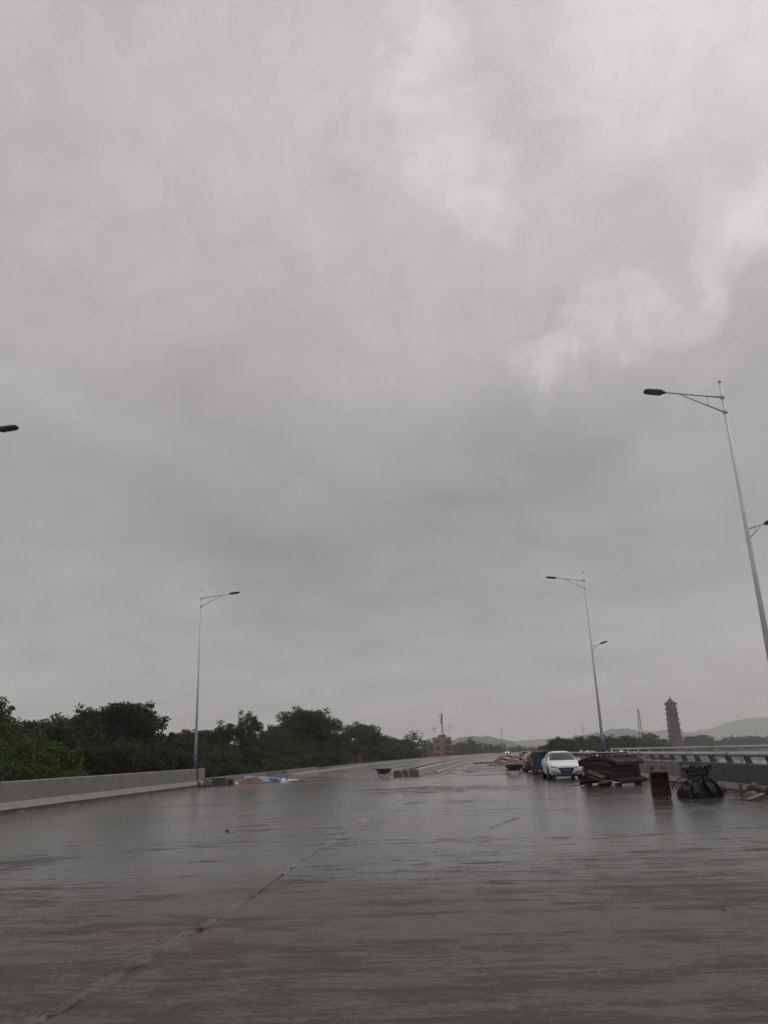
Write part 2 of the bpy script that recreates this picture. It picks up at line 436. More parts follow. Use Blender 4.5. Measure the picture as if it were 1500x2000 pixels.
MT['leaf_far'] = mat_leaf('foliage_far', (.012, .021, .011), (.030, .046, .019))
MT['bark'] = simple('bark', (.06, .048, .038), .8, .3, 2.0, 0, .5)

def mat_ground():
    m, q, b, out = newmat('bank_ground')
    P = q.n('ShaderNodeNewGeometry').outputs['Position']
    c = q.mix(q.ramp(q.noise(P, .05, 7, .65), .35, .65), (.030, .045, .018, 1), (.075, .062, .038, 1))
    c = q.mix(q.ramp(q.noise(P, .9, 5, .7), .3, .75), c, (.020, .032, .012, 1))
    q.put(b.inputs['Base Color'], c); b.inputs['Roughness'].default_value = .9
    q.put(b.inputs['Normal'], q.bump(q.noise(P, 1.5, 6, .7), .8, .3))
    return m
def mat_water():
    m, q, b, out = newmat('river_water')
    P = q.n('ShaderNodeNewGeometry').outputs['Position']
    b.inputs['Base Color'].default_value = (.09, .085, .065, 1)
    b.inputs['Roughness'].default_value = .12; b.inputs['IOR'].default_value = 1.33
    h = q.math('ADD', q.noise(q.mapping(P, (.5, .8, 1)), 1.0, 4, .6), q.math('MULTIPLY', q.noise(P, .12, 3), 1.5))
    q.put(b.inputs['Normal'], q.bump(h, .25, .12))
    return m
def mat_hill():
    m, q, b, out = newmat('wooded_hillside')
    P = q.n('ShaderNodeNewGeometry').outputs['Position']
    c = q.mix(q.ramp(q.noise(P, .06, 6, .7), .3, .7), (.022, .034, .018, 1), (.050, .066, .030, 1))
    q.put(b.inputs['Base Color'], c); b.inputs['Roughness'].default_value = .95
    return m
MT['ground'] = mat_ground(); MT['water'] = mat_water(); MT['hill'] = mat_hill()

# ---------------------------------------------------------------- terrain, river, hills
def shore_fields(x, y):
    bank = 26 + np.maximum(0, y - 110) * .30                    # left bank of the river
    far = 575 + 1.35 * np.maximum(0, x - 200)                   # far bank
    d1 = x - bank; d2 = far - y
    return np.minimum(d1, d2)                                    # > 0 over water
def ground_z(x, y):
    w = shore_fields(x, y)
    t = np.clip((w + 6) / 14, 0, 1); t = t * t * (3 - 2 * t)
    z = -7.0 + .5 * fbm(x / 30, y / 30, 3) - 6.0 * t
    return z
xs = np.unique(np.concatenate([np.linspace(-5000, -300, 30), np.linspace(-300, 600, 121), np.linspace(600, 5000, 30)]))
ys = np.unique(np.concatenate([np.linspace(-500, -60, 12), np.linspace(-60, 1000, 151), np.linspace(1000, 5400, 30)]))
V, Fq = grid_np(xs, ys, ground_z)
tag(mesh_np('ground', V, Fq, MT['ground'], smooth=True), kind='structure')
V, Fq = grid_np(np.linspace(10, 4900, 12), np.linspace(-480, 5300, 12), lambda x, y: x * 0 - 9.2)
tag(mesh_np('river', V, Fq, MT['water']), kind='structure')

def hill(name, cx, cy, prof, depth, seed, label, k=1.7):
    """wooded ridge: prof = [(x, crest height)], with bumpy canopy"""
    px = np.array([p[0] for p in prof], float) * k; pz = (np.array([p[1] for p in prof], float) - 1.6) * k + 1.6
    cy, depth = cy * k, depth * k
    xs = np.linspace(px[0], px[-1], 420); ys = np.linspace(-1, 1, 60)
    def zf(X, Y):
        crest = np.interp(X, px, pz)
        fall = np.clip(1 - np.abs(Y) ** 1.6, 0, 1)
        z = -9 + (crest + 9) * fall
        return z + np.clip(fall * 1.5, 0, 1) * k * (5.0 * fbm(X / (26 * k), Y * depth / (26 * k), seed, 4) + 3.6 * np.abs(fbm(X / 9, Y * depth / 14, seed + 5, 2)))
    V, Fq = grid_np(xs, ys, zf); V[:, 1] = cy + V[:, 1] * depth + 40 * np.sin(V[:, 0] / 210.0)
    o = mesh_np(name, V, Fq, MT['hill']); tag(o, label, None, None, 'structure'); return o
hill('hill', 0, 2450, [(820, -8), (880, 20), (920, 30), (1000, 44), (1060, 62), (1110, 68), (1200, 70), (1330, 78), (1500, 95), (1750, 70), (1950, 10)], 330, 1, 'large misty wooded hill beyond the river')
hill('hill', 0, 1500, [(318, -8), (345, 16), (372, 25), (405, 29), (440, 31), (452, 28), (462, 17), (476, -8)], 120, 2, 'flat-topped misty hill left of lattice mast')
hill('hill', 0, 1180, [(20, -8), (60, 15), (110, 20), (150, 20), (175, 13), (190, 3), (215, 2), (240, 9), (290, 14), (340, -8)], 90, 3, 'low wooded hill at the end of the road')
hill('hill', 0, 2000, [(100, -8), (250, 14), (350, 22), (480, 24), (560, 30), (680, 34), (760, 22), (850, -8)], 160, 4, 'faint far ridge behind pagoda')
hill('hill', 0, 900, [(-900, 40), (-600, 34), (-400, 25), (-250, 16), (-120, 9), (-30, 3), (20, -8)], 120, 5, 'dark wooded rise behind the left trees', 1.0)

# ---------------------------------------------------------------- bridge deck
SEAM = [(-10, -3.6), (4, -2.9), (6.1, -2.45), (9, -1.98), (14.2, -1.50), (21.6, -.90), (36.4, .66), (56, 2.15), (62, 2.6)]
def seam_l(Y): return np.interp(Y, [p[0] for p in SEAM], [p[1] for p in SEAM]) + .02 * np.sin(Y * 1.3) + .015 * np.sin(Y * 3.1 + 1)
def seam_r(Y): return base(Y) + 3.9 - .3 * np.clip((30 - Y) / 15, -.5, 1)
def y_end(x): return np.interp(x, [-14, -11.5, -4.4, 2.2, 9.2, 13.6], [53.5, 55.5, 58.5, 56.2, 52.0, 50.0]) + .12 * np.sin(x * 2.3)

deck_mb = MB()
sweep(deck_mb, [(LE - .8, -.10), (RE + .45, -.10), (RE + .45, -1.3), (LE - .8, -1.3)], 0, -12, 640, 6)
deck = deck_mb.build('bridge_deck', MT['kerb'])
tag(deck, kind='structure')

def slab(xl, xr, Y0, Yend, nx, ny, mat, z0, seed, amp=.006, parent=None, name='slab', power=1.0):
    u = np.linspace(0, 1, nx); t = np.linspace(0, 1, ny) ** power
    U, T = np.meshgrid(u, t)
    Xe = xl(np.full_like(U, 45.0)) * (1 - U) + xr(np.full_like(U, 45.0)) * U
    Y = Y0 + (Yend(Xe) - Y0) * T
    X = xl(Y) * (1 - U) + xr(Y) * U
    Z = z0 + amp * fbm(X / 2.3, Y / 3.1, seed, 4) * 2
    Z[:, :2] -= .004; Z[:, -2:] -= .004
    # turned-down rim
    P = np.stack([X, Y, Z], -1)
    P = np.concatenate([P[:1] * 1, P, P[-1:] * 1], 0); P[0, :, 2] = -.12 + z0; P[-1, :, 2] = -.12 + z0
    P = np.concatenate([P[:, :1] * 1, P, P[:, -1:] * 1], 1); P[:, 0, 2] = -.12 + z0; P[:, -1, 2] = -.12 + z0
    h, w = P.shape[:2]; idx = np.arange(h * w).reshape(h, w)
    Fq = np.stack([idx[:-1, :-1], idx[:-1, 1:], idx[1:, 1:], idx[1:, :-1]], -1).reshape(-1, 4)
    return mesh_np(name, P.reshape(-1, 3), Fq, mat, parent, smooth=True)

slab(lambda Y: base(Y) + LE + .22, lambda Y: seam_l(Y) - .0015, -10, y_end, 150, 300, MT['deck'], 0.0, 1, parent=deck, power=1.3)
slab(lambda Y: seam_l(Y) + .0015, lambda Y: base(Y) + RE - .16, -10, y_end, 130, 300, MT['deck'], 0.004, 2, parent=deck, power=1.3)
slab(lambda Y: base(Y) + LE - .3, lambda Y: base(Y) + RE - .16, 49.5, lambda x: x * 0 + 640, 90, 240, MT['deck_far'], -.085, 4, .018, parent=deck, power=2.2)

# ragged mortar squeezed out along the joint, built in short uneven lengths
rng = np.random.default_rng(5)
def ridge(pts, w0, w1, h, seed, name='joint_mortar'):
    """uneven low ridge along a polyline; widths in metres"""
    r = np.random.default_rng(seed); rows = []
    n = len(pts); ph = r.uniform(0, 50, 4); t = np.arange(n) * .35
    WL = w0 + (w1 - w0) * np.clip(.5 + fbm(t + ph[0], t * 0, seed), 0, 1); WR = 1.6 * (w0 + (w1 - w0) * np.clip(.5 + 1.2 * fbm(t * .6 + ph[1], t * 0 + 3, seed + 1), 0, 1))
    for i, (x, y) in enumerate(pts):
        wl, wr = WL[i], WR[i]
        off = np.concatenate([np.linspace(-wl, 0, 5)[:-1], np.linspace(0, wr, 8)])
        prof_ = np.sin(np.pi * np.linspace(0, 1, len(off))) ** .6
        hz = h * prof_ * np.clip(.55 + .9 * r.normal(0, .35, len(off)), 0, 1.5); hz[0] = hz[-1] = -.012
        if i in (0, n - 1): hz[:] = -.012
        rows.append([(x + o + r.normal(0, .006), y + r.normal(0, .008), z + .006) for o, z in zip(off, hz)])
    P = np.array(rows); h_, w_ = P.shape[:2]; idx = np.arange(h_ * w_).reshape(h_, w_)
    Fq = np.stack([idx[:-1, :-1], idx[:-1, 1:], idx[1:, 1:], idx[1:, :-1]], -1).reshape(-1, 4)
    return mesh_np(name, P.reshape(-1, 3), Fq, MT['mortar'], deck, smooth=True)
yy = 4.5
k = 0
while yy < 52:
    ln = rng.uniform(2.2, 4.5) * (1 + yy / 40)
    Y = np.arange(yy, yy + ln, .06 + yy * .004)
    sc = .03 + .03 * rng.random()
    ridge([(float(seam_l(q)) + .03, float(q)) for q in Y], sc * .5, sc * 2.0, .010, 40 + k)
    yy += ln * rng.uniform(.85, 1.05); k += 1
Y = np.linspace(0, 1, 40)
ridge([(2.05 + 1.0 * t, 18.0 + 2.4 * t) for t in Y], .02, .05, .010, 91)
ridge([(3.05 + 1.9 * t, 21.5 + 18 * t) for t in Y], .012, .03, .003, 92)

# ---------------------------------------------------------------- parapets
def wall_run(root, panels, s0, sgn, top, mats, chamf=(.14, .38)):
    """panels [(Y0, Y1, mat index)], sgn +1: road lies at larger s"""
    for Y0, Y1, dark in panels:
        a, b = Y0 + .005, Y1 - .005
        m = mats[dark]
        up = [(0, chamf[1] - .01), (0, top - .03), (-.03 * sgn, top), (-.32 * sgn, top), (-.35 * sgn, top - .03), (-.35 * sgn, chamf[1] - .01)]
        mb = MB(); sweep(mb, up, s0, a, b, 2.0); mb.build('panel', m[0], root)
        mb = MB(); sweep(mb, [(.0 * sgn, chamf[1]), (.015 * sgn, chamf[1]), (.20 * sgn, chamf[0]), (.20 * sgn, chamf[0] - .02), (-.40 * sgn, chamf[0] - .02), (-.40 * sgn, chamf[1])], s0, a, b, 2.0)
        mb.build('plinth', m[1], root)
        mb = MB(); sweep(mb, [(.165 * sgn, chamf[0] - .02), (.165 * sgn, -.20), (-.40 * sgn, -.20), (-.40 * sgn, chamf[0] - .02)], s0, a, b, 2.0)
        mb.build('kerb', MT['kerb'], root)

lw = empty('parapet_wall', (0, 0, 0))
tag(lw, 'plain grey concrete parapet wall along left edge of the deck', 'parapet')
pan = [(-10.2 + 4 * i, -6.2 + 4 * i, 0) for i in range(15)]      # ... 29.8, 33.8, ... 49.8
pan = [(a, b, c) for a, b, c in pan if not (a < 24 < b)] + [(21.8, 23.78, 0), (24.22, 25.8, 0), (49.8, 52.28, 0), (52.72, 54.0, 0)]
pan = [p for p in pan if p[0] != 49.8 or p[1] == 52.28]
pan = [p for p in pan if p[1] - p[0] > .5]
wall_run(lw, pan, LE, 1, 1.11, [(MT['wall_l'], MT['ledge'])])
for yc in (24.0, 52.5):                                       # low sill left in the notch where a lamp pole stands
    mb = MB(); sweep(mb, [(.16, .30), (.16, -.2), (-.35, -.2), (-.35, .44), (0.0, .44)], LE, yc - .218, yc + .218, 1.0); mb.build('notch_sill', MT['kerb'], lw)

rw = empty('parapet_wall', (0, 0, 0))
tag(rw, 'stained concrete parapet with curved posts and pipe rail on right edge', 'parapet')
pan = []
y0 = -9.1
while y0 < 170:
    y1 = y0 + (4 if y0 < 90 else 16)
    cuts = [c for c in (24.0, 53.0) if y0 < c < y1]
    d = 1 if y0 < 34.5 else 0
    if cuts: pan += [(y0, cuts[0] - .2, d), (cuts[0] + .2, y1, d)]
    else: pan.append((y0, y1, d))
    y0 = y1
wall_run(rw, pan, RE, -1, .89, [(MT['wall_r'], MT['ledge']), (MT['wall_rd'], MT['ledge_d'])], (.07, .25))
for yc in (24.0, 53.0):
    mb = MB(); sweep(mb, [(-.16, .06), (-.16, -.2), (.35, -.2), (.35, .26), (0.0, .26)], RE, yc - .198, yc + .198, 1.0); mb.build('notch_sill', MT['kerb'], rw)
# rail: pipe lengths on curved plate posts
post_prof = [(.02, 1.13), (.07, 1.16), (.22, 1.16), (.235, 1.10), (.26, 1.0), (.31, .885), (.10, .885), (.085, .97), (.055, 1.06)]
pm = None
yp = -7.5; k = 0
while yp < 150:
    if abs(yp - 42.4) > .6 and abs(yp - 24) > .25 and abs(yp - 53) > .25:
        if pm is None:
            mb = MB(); mb.prism([(a, b) for a, b in post_prof], .11, (0, .055, 0), (1, 0, 0), (0, 0, 1)); o = mb.build('rail_post', MT['post'], rw); pm = o
        else:
            o = pm.copy(); COL.objects.link(o); o.parent = rw
        o.location = (base(yp) + RE, yp, 0); o.rotation_euler = (0, 0, -math.atan(.07 + .0005 * (yp - 30)))
    yp += 1.83 if yp < 90 else 3.66
for a, b in ((-8, 4), (4.06, 16), (16.06, 28.9), (28.96, 42.2), (42.62, 56), (56.06, 70), (70.1, 90), (90.1, 115), (115.1, 150)):
    mb = MB(); n = max(2, int((b - a) / 1.5))
    pts = [(base(a + (b - a) * i / n) + RE + .12, a + (b - a) * i / n, 1.175) for i in range(n + 1)]
    mb.tube(pts, .078, 12); mb.build('handrail', MT['rail'], rw, smooth=True)
    for e in (pts[0], pts[-1]):
        mb = MB(); mb.tube([(e[0], e[1] - .05, e[2]), (e[0] + .007, e[1] + .05, e[2])], .086, 12); mb.build('rail_collar', MT['post'], rw, smooth=True)
mb = MB(); x = base(42.4) + RE
mb.box((x + .17, 42.4, 1.02), (.30, .26, .27)); mb.box((x + .17, 42.4, 1.20), (.40, .36, .07)); mb.build('end_pier', MT['pale'], rw, bevel=.01)

# raised walkway outside the right parapet, with its own pipe railing
mb = MB(); sweep(mb, [(RE + .47, .14), (RE + 3.1, .14), (RE + 3.1, -1.0), (RE + .47, -1.0)], 0, -12, 170, 6)
wk = mb.build('walkway', MT['ledge_d']); tag(wk, kind='structure')
orail = empty('walkway_railing', (0, 0, 0))
tag(orail, 'pale pipe railing on the outer edge of walkway beyond the right parapet', 'railing')
OS = RE + 2.6
for z, r in ((1.39, .055), (1.17, .032), (.92, .032), (.62, .032)):
    for a, b in ((-8, 20), (20.05, 38), (38.05, 63.5)):
        n = int((b - a) / 3); mb = MB()
        mb.tube([(base(a + (b - a) * i / n) + OS, a + (b - a) * i / n, z) for i in range(n + 1)], r, 10)
        mb.build('pipe', MT['rail_w'], orail, smooth=True)
pm = None; yp = -7.0
while yp < 64:
    if pm is None:
        mb = MB(); mb.prism([(-.05, .14), (.05, .14), (.045, 1.0), (.09, 1.38), (-.03, 1.38), (-.055, 1.0)], .12, (0, .06, 0)); pm = o = mb.build('post', MT['rail_w'], orail)
    else:
        o = pm.copy(); COL.objects.link(o); o.parent = orail
    o.location = (base(yp) + OS, yp, 0); yp += 3.2

# left edge beyond the wall: pale kerb and low wall
lk = empty('low_edge_wall', (0, 0, 0))
tag(lk, 'low unfinished concrete edge wall running on beyond the left parapet', 'wall')
for a, b in [(57 + 8 * i, 65 + 8 * i) for i in range(6)] + [(105 + 24 * i, 129 + 24 * i) for i in range(14)]:
    t = .44 if a < 90 else .34
    mb = MB(); sweep(mb, [(-.45, t), (-.75, t), (-.75, -.3), (-.45, -.3)], LE, a + .02, b - .02, 6); mb.build('section', MT['kerb'] if (int(a) // 8) % 3 == 0 else MT['wall_r'], lk)
    mb = MB(); sweep(mb, [(.30, .055), (-.02, .075), (-.05, -.2), (.30, -.2)], LE, a + .03, b - .03, 6); mb.build('kerb', MT['pale'] if a > 78 else MT['ledge'], lk)

# median trough
MS = [(55, -.6), (61, -.5), (90, .6), (141, 2.0), (267, 1.7), (460, 2.0)]
def ms(Y): return np.interp(Y, [p[0] for p in MS], [p[1] for p in MS])
def msweep(prof, a, b, step):
    n = max(2, int((b - a) / step)); mb = MB()
    mb.loft([[Vector((base(Y) + float(ms(Y)) + ds, Y, z)) for ds, z in prof] for Y in np.linspace(a, b, n + 1)]); return mb
md = empty('median_trough', (0, 0, 0)); tag(md, 'low concrete median trough running away down the middle of the road', 'median')
for a, b in [(61.3 + 10 * i, 71.3 + 10 * i) for i in range(8)] + [(141.3 + 40 * i, 181.3 + 40 * i) for i in range(8)]:
    msweep([(0, -.15), (0, .44), (-.03, .47), (-.30, .47), (-.33, .44), (-.33, -.15)], a + .015, b - .015, 2.5).build('wall_section', MT['pale'], md)
    msweep([(-1.5, -.15), (-1.5, .38), (-1.53, .41), (-1.82, .41), (-1.85, .38), (-1.85, -.15)], a + .015, b - .015, 2.5).build('wall_section', MT['kerb'], md)
    msweep([(.75, -.15), (.75, .09), (1.0, .09), (1.0, -.15)], a + 6 + .02, b + 6 - .02, 2.5).build('kerb_line', MT['pale'], md)
msweep([(-.34, -.12), (-.34, .06), (-1.49, .06), (-1.49, -.12)], 61.4, 440, 6).build('fill', MT['soil'], md)
x1 = base(61) - .5
mb = MB(); mb.loft([[Vector((x1 - 1.0 + dx, yv, z)) for dx, z in ((-.85 - .1 * f, -.15), (-.85 - .1 * f, .30), (-.75 - .1 * f, .40), (.85 + .1 * f, .40), (.97 + .05 * f, .30), (.97 + .05 * f, -.15))] for f, yv in ((0, 60.85), (.6, 61.0), (.7, 61.3))])
mb.build('end_block', MT['kerb'], md, bevel=.03)

# ---------------------------------------------------------------- street lamps
def lamp_head(name, at, d, L, mat_parent, root):
    """flat LED head: starts at `at`, points along unit vector d"""
    at, d = Vector(at), Vector(d).normalized(); side = Vector((0, 1, 0)); upv = d.cross(side)
    if upv.z < 0: upv = -upv
    rings = []
    for t, w, h0, h1 in ((0, .035, -.035, .035), (.10, .05, -.05, .045), (.16, .13, -.055, .05), (.26, .155, -.06, .055), (.80, .155, -.055, .045), (.95, .13, -.045, .03), (1.0, .09, -.035, .02)):
        c = at + d * (t * L)
        rings.append([c + side * w + upv * h0, c + side * w + upv * (h1 * .3), c + side * w * .7 + upv * h1, c - side * w * .7 + upv * h1, c - side * w + upv * (h1 * .3), c - side * w + upv * h0])
    mb = MB(); mb.loft(rings); h = mb.build(name, MT['head'], root)
    mb = MB(); c0 = at + d * (.30 * L) - upv * .064; c1 = at + d * (.88 * L) - upv * .056
    mb.loft([[c0 + side * .12, c0 - side * .12, c0 - side * .12 - upv * .006, c0 + side * .12 - upv * .006], [c1 + side * .11, c1 - side * .11, c1 - side * .11 - upv * .006, c1 + side * .11 - upv * .006]])
    mb.build('lens', MT['lens'], h)
    return h

def street_lamp(x, y, rz, H, lower, label):
    t = empty('street_lamp', (x, y, 0), rz)                  # local +x points over the road
    tag(t, label, 'street lamp', 'street lamps on the bridge edges')
    a = H - .55; ta = .13                                    # arm root height and rise
    mb = MB(); mb.tube([(0, 0, 2.05), (0, 0, H * .5), (0, 0, H)], [.102, .073, .042], 14); mb.build('pole', MT['pole'], t, smooth=True)
    mb = MB(); mb.tube([(0, 0, .30), (0, 0, 2.05)], [.112, .104], 14); mb.build('base_sleeve', MT['blue'], t, smooth=True)
    mb = MB(); mb.box((0, 0, .31), (.36, .36, .03))
    for sx in (-1, 1):
        for sy in (-1, 1): mb.tube([(sx * .14, sy * .14, .32), (sx * .14, sy * .14, .39)], .016, 6)
    mb.build('base_plate', MT['blue'], t)
    mb = MB(); mb.lathe([(.05, H), (.052, H + .03), (.03, H + .06), (.004, H + .07)], 10); mb.build('cap', MT['head'], t)
    L = 1.95
    d = Vector((1, 0, ta)).normalized()
    mb = MB(); mb.tube([(.03, 0, a), (L, 0, a + ta * L)], [.036, .028], 8); mb.build('arm', MT['pole'], t, smooth=True)
    mb = MB(); mb.tube([(.04, 0, a - .55), (1.42, 0, a + ta * 1.42 - .03)], [.028, .022], 8); mb.build('brace', MT['pole'], t, smooth=True)
    mb = MB(); mb.tube([(.52, 0, a + ta * .52), (.52, 0, a - .55 + .63 * .5 - .10)], .013, 6); mb.build('strut', MT['pole'], t)
    mb = MB()
    mb.tube([(0, 0, a - .61), (0, 0, a - .49)], .072, 12); mb.build('clamp', MT['pole'], t, smooth=True)
    mb = MB(); mb.tube([(0, 0, a - .06), (0, 0, a + .06)], .072, 12); mb.build('clamp', MT['pole'], t, smooth=True)
    lamp_head('lamp_head', Vector((L - .03, 0, a + ta * (L - .03))), d, .72, None, t)
    if lower:
        z = 8.15
        mb = MB(); mb.tube([(-.05, 0, z), (-.62, 0, z + .17)], .024, 8); mb.build('lower_arm', MT['pole'], t, smooth=True)
        mb = MB(); mb.tube([(-.05, 0, z - .30), (-.52, 0, z + .13)], .02, 8); mb.build('lower_brace', MT['pole'], t, smooth=True)
        mb = MB(); mb.tube([(-.24, 0, z + .06), (-.24, 0, z - .12)], .011, 6); mb.build('lower_strut', MT['pole'], t)
        lamp_head('lower_lamp_head', Vector((-.60, 0, z + .165)), Vector((-1, 0, .30)), .50, None, t)
    return t
street_lamp(base(52.5) + LE - .18, 52.5, 0, 12.9, False, 'street lamp with single arm standing in the left wall notch')
street_lamp(base(24.0) + LE - .22, 24.0, 0, 12.9, False, 'near left street lamp of which only the dark lamp head shows')
street_lamp(base(53.0) + RE + .17, 53.0, math.pi, 13.3, True, 'two-armed street lamp behind the rusty formwork stack')
street_lamp(base(24.0) + RE + .17, 24.0, math.pi, 13.4, True, 'nearest two-armed street lamp rising along the right picture edge')

# ---------------------------------------------------------------- vehicles
def body_mesh(st):
    rings = []
    for (y, zb, w, zs, ws, wt, zt, zc) in st:
        h = [(0, zb), (w * .8, zb), (w * .97, zb + .09), (w, (zb + zs) / 2), (ws, zs - .03), (ws * .965, zs + .02), (wt, zt), (wt * .6, zc - .012), (0, zc)]
        ring = [Vector((a, y, b)) for a, b in h] + [Vector((-a, y, b)) for a, b in h[-2:0:-1]]
        rings.append(ring)
    mb = MB(); mb.loft(rings); return mb

class Projector:
    """lays trim and glass on the body surface, slightly proud of it"""
    def __init__(s, ob):
        dg = bpy.context.evaluated_depsgraph_get(); e = ob.evaluated_get(dg); me = e.to_mesh()
        bm = bmesh.new(); bm.from_mesh(me); s.b = BVHTree.FromBMesh(bm); bm.free(); e.to_mesh_clear()
    def patch(s, name, mat, parent, quad, axis, sign, off=.008, nu=10, nv=6, thick=.01):
        """quad: four corners (a, z) in order; axis 'y': a = x, cast along sign*y; axis 'x': a = y"""
        rows = []
        for j in range(nv + 1):
            v = j / nv; row = []
            for i in range(nu + 1):
                u = i / nu
                p = [(quad[0][k] * (1 - u) + quad[1][k] * u) * (1 - v) + (quad[3][k] * (1 - u) + quad[2][k] * u) * v for k in (0, 1)]
                if axis == 'y': o = Vector((p[0], -6 * sign, p[1])); d = Vector((0, sign, 0))
                else: o = Vector((-6 * sign, p[0], p[1])); d = Vector((sign, 0, 0))
                h, nrm, _, _ = s.b.ray_cast(o, d)
                if h is None: h = o + d * 6
                row.append(h)
            rows.append(row)
        d = Vector((0, sign, 0)) if axis == 'y' else Vector((sign, 0, 0))
        n1 = nu + 1; V = []
        for q in (off, -thick):
            for row in rows:
                for h in row: V.append(h - d * q)
        N = (nu + 1) * (nv + 1); Fs = []
        for j in range(nv):
            for i in range(nu):
                a = j * n1 + i; Fs.append((a, a + 1, a + 1 + n1, a + n1)); Fs.append((N + a, N + a + n1, N + a + 1 + n1, N + a + 1))
        for i in range(nu): Fs += [(i, N + i, N + i + 1, i + 1), (nv * n1 + i, nv * n1 + i + 1, N + nv * n1 + i + 1, N + nv * n1 + i)]
        for j in range(nv): a = j * n1; b = a + n1; Fs += [(a, b, N + b, N + a), (a + nu, N + a + nu, N + b + nu, b + nu)]
        mb = MB(); mb.add(V, Fs); ob_ = mb.build(name, mat, parent, smooth=False)
        for k_ in range(0, 2 * nu * nv, 2): ob_.data.polygons[k_].use_smooth = True
        return ob_

def wheel(root, x, y, r, w, sgn):
    mb = MB(); mb.lathe([(r * .62, -w / 2), (r * .93, -w / 2), (r, -w * .36), (r, w * .36), (r * .93, w / 2), (r * .62, w / 2)], 24, (x, y, r), 'X')
    t = mb.build('wheel', MT['rubber'], root, smooth=False)
    mb = MB(); xo = x + sgn * w * .30
    mb.lathe([(r * .63, -.02), (r * .63, .02), (r * .56, .025)], 20, (xo, y, r), 'X')
    for k in range(5):
        a = 2 * math.pi * k / 5; c = Vector((xo + sgn * .02, y + math.cos(a) * r * .33, r + math.sin(a) * r * .33))
        mb.box(c, (.03, r * .56, .07), rot=Matrix.Rotation(a, 3, 'X'))
    mb.box((xo + sgn * .02, y, r), (.05, .09, .09))
    mb.build('rim', MT['chrome'], t)
    mb = MB(); mb.lathe([(r * .60, -.01), (r * .60, .01)], 16, (x + sgn * w * .1, y, r), 'X'); mb.build('brake_disc', MT['head'], t)
    return t
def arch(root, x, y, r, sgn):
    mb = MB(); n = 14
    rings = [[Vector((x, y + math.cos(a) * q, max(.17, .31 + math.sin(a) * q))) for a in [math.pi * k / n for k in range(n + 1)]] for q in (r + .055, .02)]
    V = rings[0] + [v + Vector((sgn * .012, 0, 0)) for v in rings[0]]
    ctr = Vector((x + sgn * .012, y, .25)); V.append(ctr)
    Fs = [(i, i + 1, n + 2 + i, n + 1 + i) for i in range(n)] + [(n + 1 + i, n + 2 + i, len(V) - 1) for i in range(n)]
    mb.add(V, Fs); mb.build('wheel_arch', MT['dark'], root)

sed = empty('sedan', (9.30, 45.0, .0), -math.atan(.078))
tag(sed, 'white sedan parked facing the camera beside the rusty formwork stack', 'car')
st = [(-2.26, .34, .52, .50, .54, .44, .60, .63), (-2.20, .24, .72, .57, .73, .58, .685, .72), (-2.02, .19, .84, .655, .835, .69, .765, .81), (-1.70, .17, .88, .72, .865, .74, .835, .885),
      (-1.30, .17, .892, .78, .875, .765, .895, .945), (-.98, .17, .895, .855, .875, .76, .955, 1.00), (-.62, .17, .895, .885, .875, .69, 1.155, 1.20), (-.18, .17, .895, .90, .875, .615, 1.365, 1.405),
      (.35, .17, .895, .91, .875, .60, 1.415, 1.46), (.95, .17, .895, .92, .875, .60, 1.385, 1.43), (1.45, .18, .885, .93, .865, .64, 1.19, 1.23), (1.85, .20, .875, .93, .855, .70, 1.01, 1.04), (2.20, .24, .82, .88, .80, .66, .97, .99), (2.30, .34, .68, .78, .68, .58, .84, .86)]
body = body_mesh(st).build('body', MT['white'], sed, smooth=True, sub=2)
bpy.context.view_layer.update()
pj = Projector(body)
pj.patch('windscreen', MT['glass'], sed, [(-.70, .985), (.70, .985), (.565, 1.365), (-.565, 1.365)], 'y', 1, .022, 20, 12)
pj.patch('windscreen_trim', MT['blackp'], sed, [(-.715, .975), (.715, .975), (.70, 1.00), (-.70, 1.00)], 'y', 1, .026, 16, 2)
for sx in (-1, 1):
    pj.patch('side_window', MT['glass'], sed, [(-.62, .97), (.28, .97), (.26, 1.33), (-.22, 1.30)], 'x', -sx, .006, 8, 5)
    pj.patch('side_window', MT['glass'], sed, [(.33, .97), (1.20, .99), (.98, 1.29), (.31, 1.33)], 'x', -sx, .006, 8, 5)
    pj.patch('headlight', MT['lampglass'], sed, [(sx * .43, .60), (sx * .77, .655), (sx * .79, .735), (sx * .50, .665)], 'y', 1, .010, 8, 4)
    pj.patch('headlight_bezel', MT['blackp'], sed, [(sx * .405, .595), (sx * .78, .642), (sx * .77, .660), (sx * .43, .612)], 'y', 1, .015, 8, 2)
    pj.patch('fog_intake', MT['blackp'], sed, [(sx * .44, .345), (sx * .76, .385), (sx * .76, .435), (sx * .47, .40)], 'y', 1, .010, 8, 3)
    pj.patch('sill_trim', MT['blackp'], sed, [(-1.0, .19), (1.1, .19), (1.1, .25), (-1.0, .25)], 'x', -sx, .006, 8, 2)
    h = pj.patch('door_seam', MT['blackp'], sed, [(.285, .30), (.30, .30), (.30, .95), (.285, .95)], 'x', -sx, .003, 1, 6)
    mb = MB(); mb.box((sx * .93, -.52, .985), (.20, .10, .125), taper=.86); mo = mb.build('mirror', MT['white'], sed, bevel=.02)
    mb = MB(); mb.box((sx * .845, -.50, .955), (.10, .05, .03)); mb.build('mirror_arm', MT['blackp'], mo)
    for yv in (-1.36, 1.32):
        wheel(sed, sx * .785, yv, .315, .21, sx); arch(sed, sx * .883, yv, .315, sx)
gr = pj.patch('grille', MT['blackp'], sed, [(-.27, .335), (.27, .335), (.42, .605), (-.42, .605)], 'y', 1, .012, 10, 6)
pj.patch('grille_bar', MT['chrome'], gr, [(-.42, .603), (.42, .603), (.43, .622), (-.43, .622)], 'y', 1, .018, 10, 1)
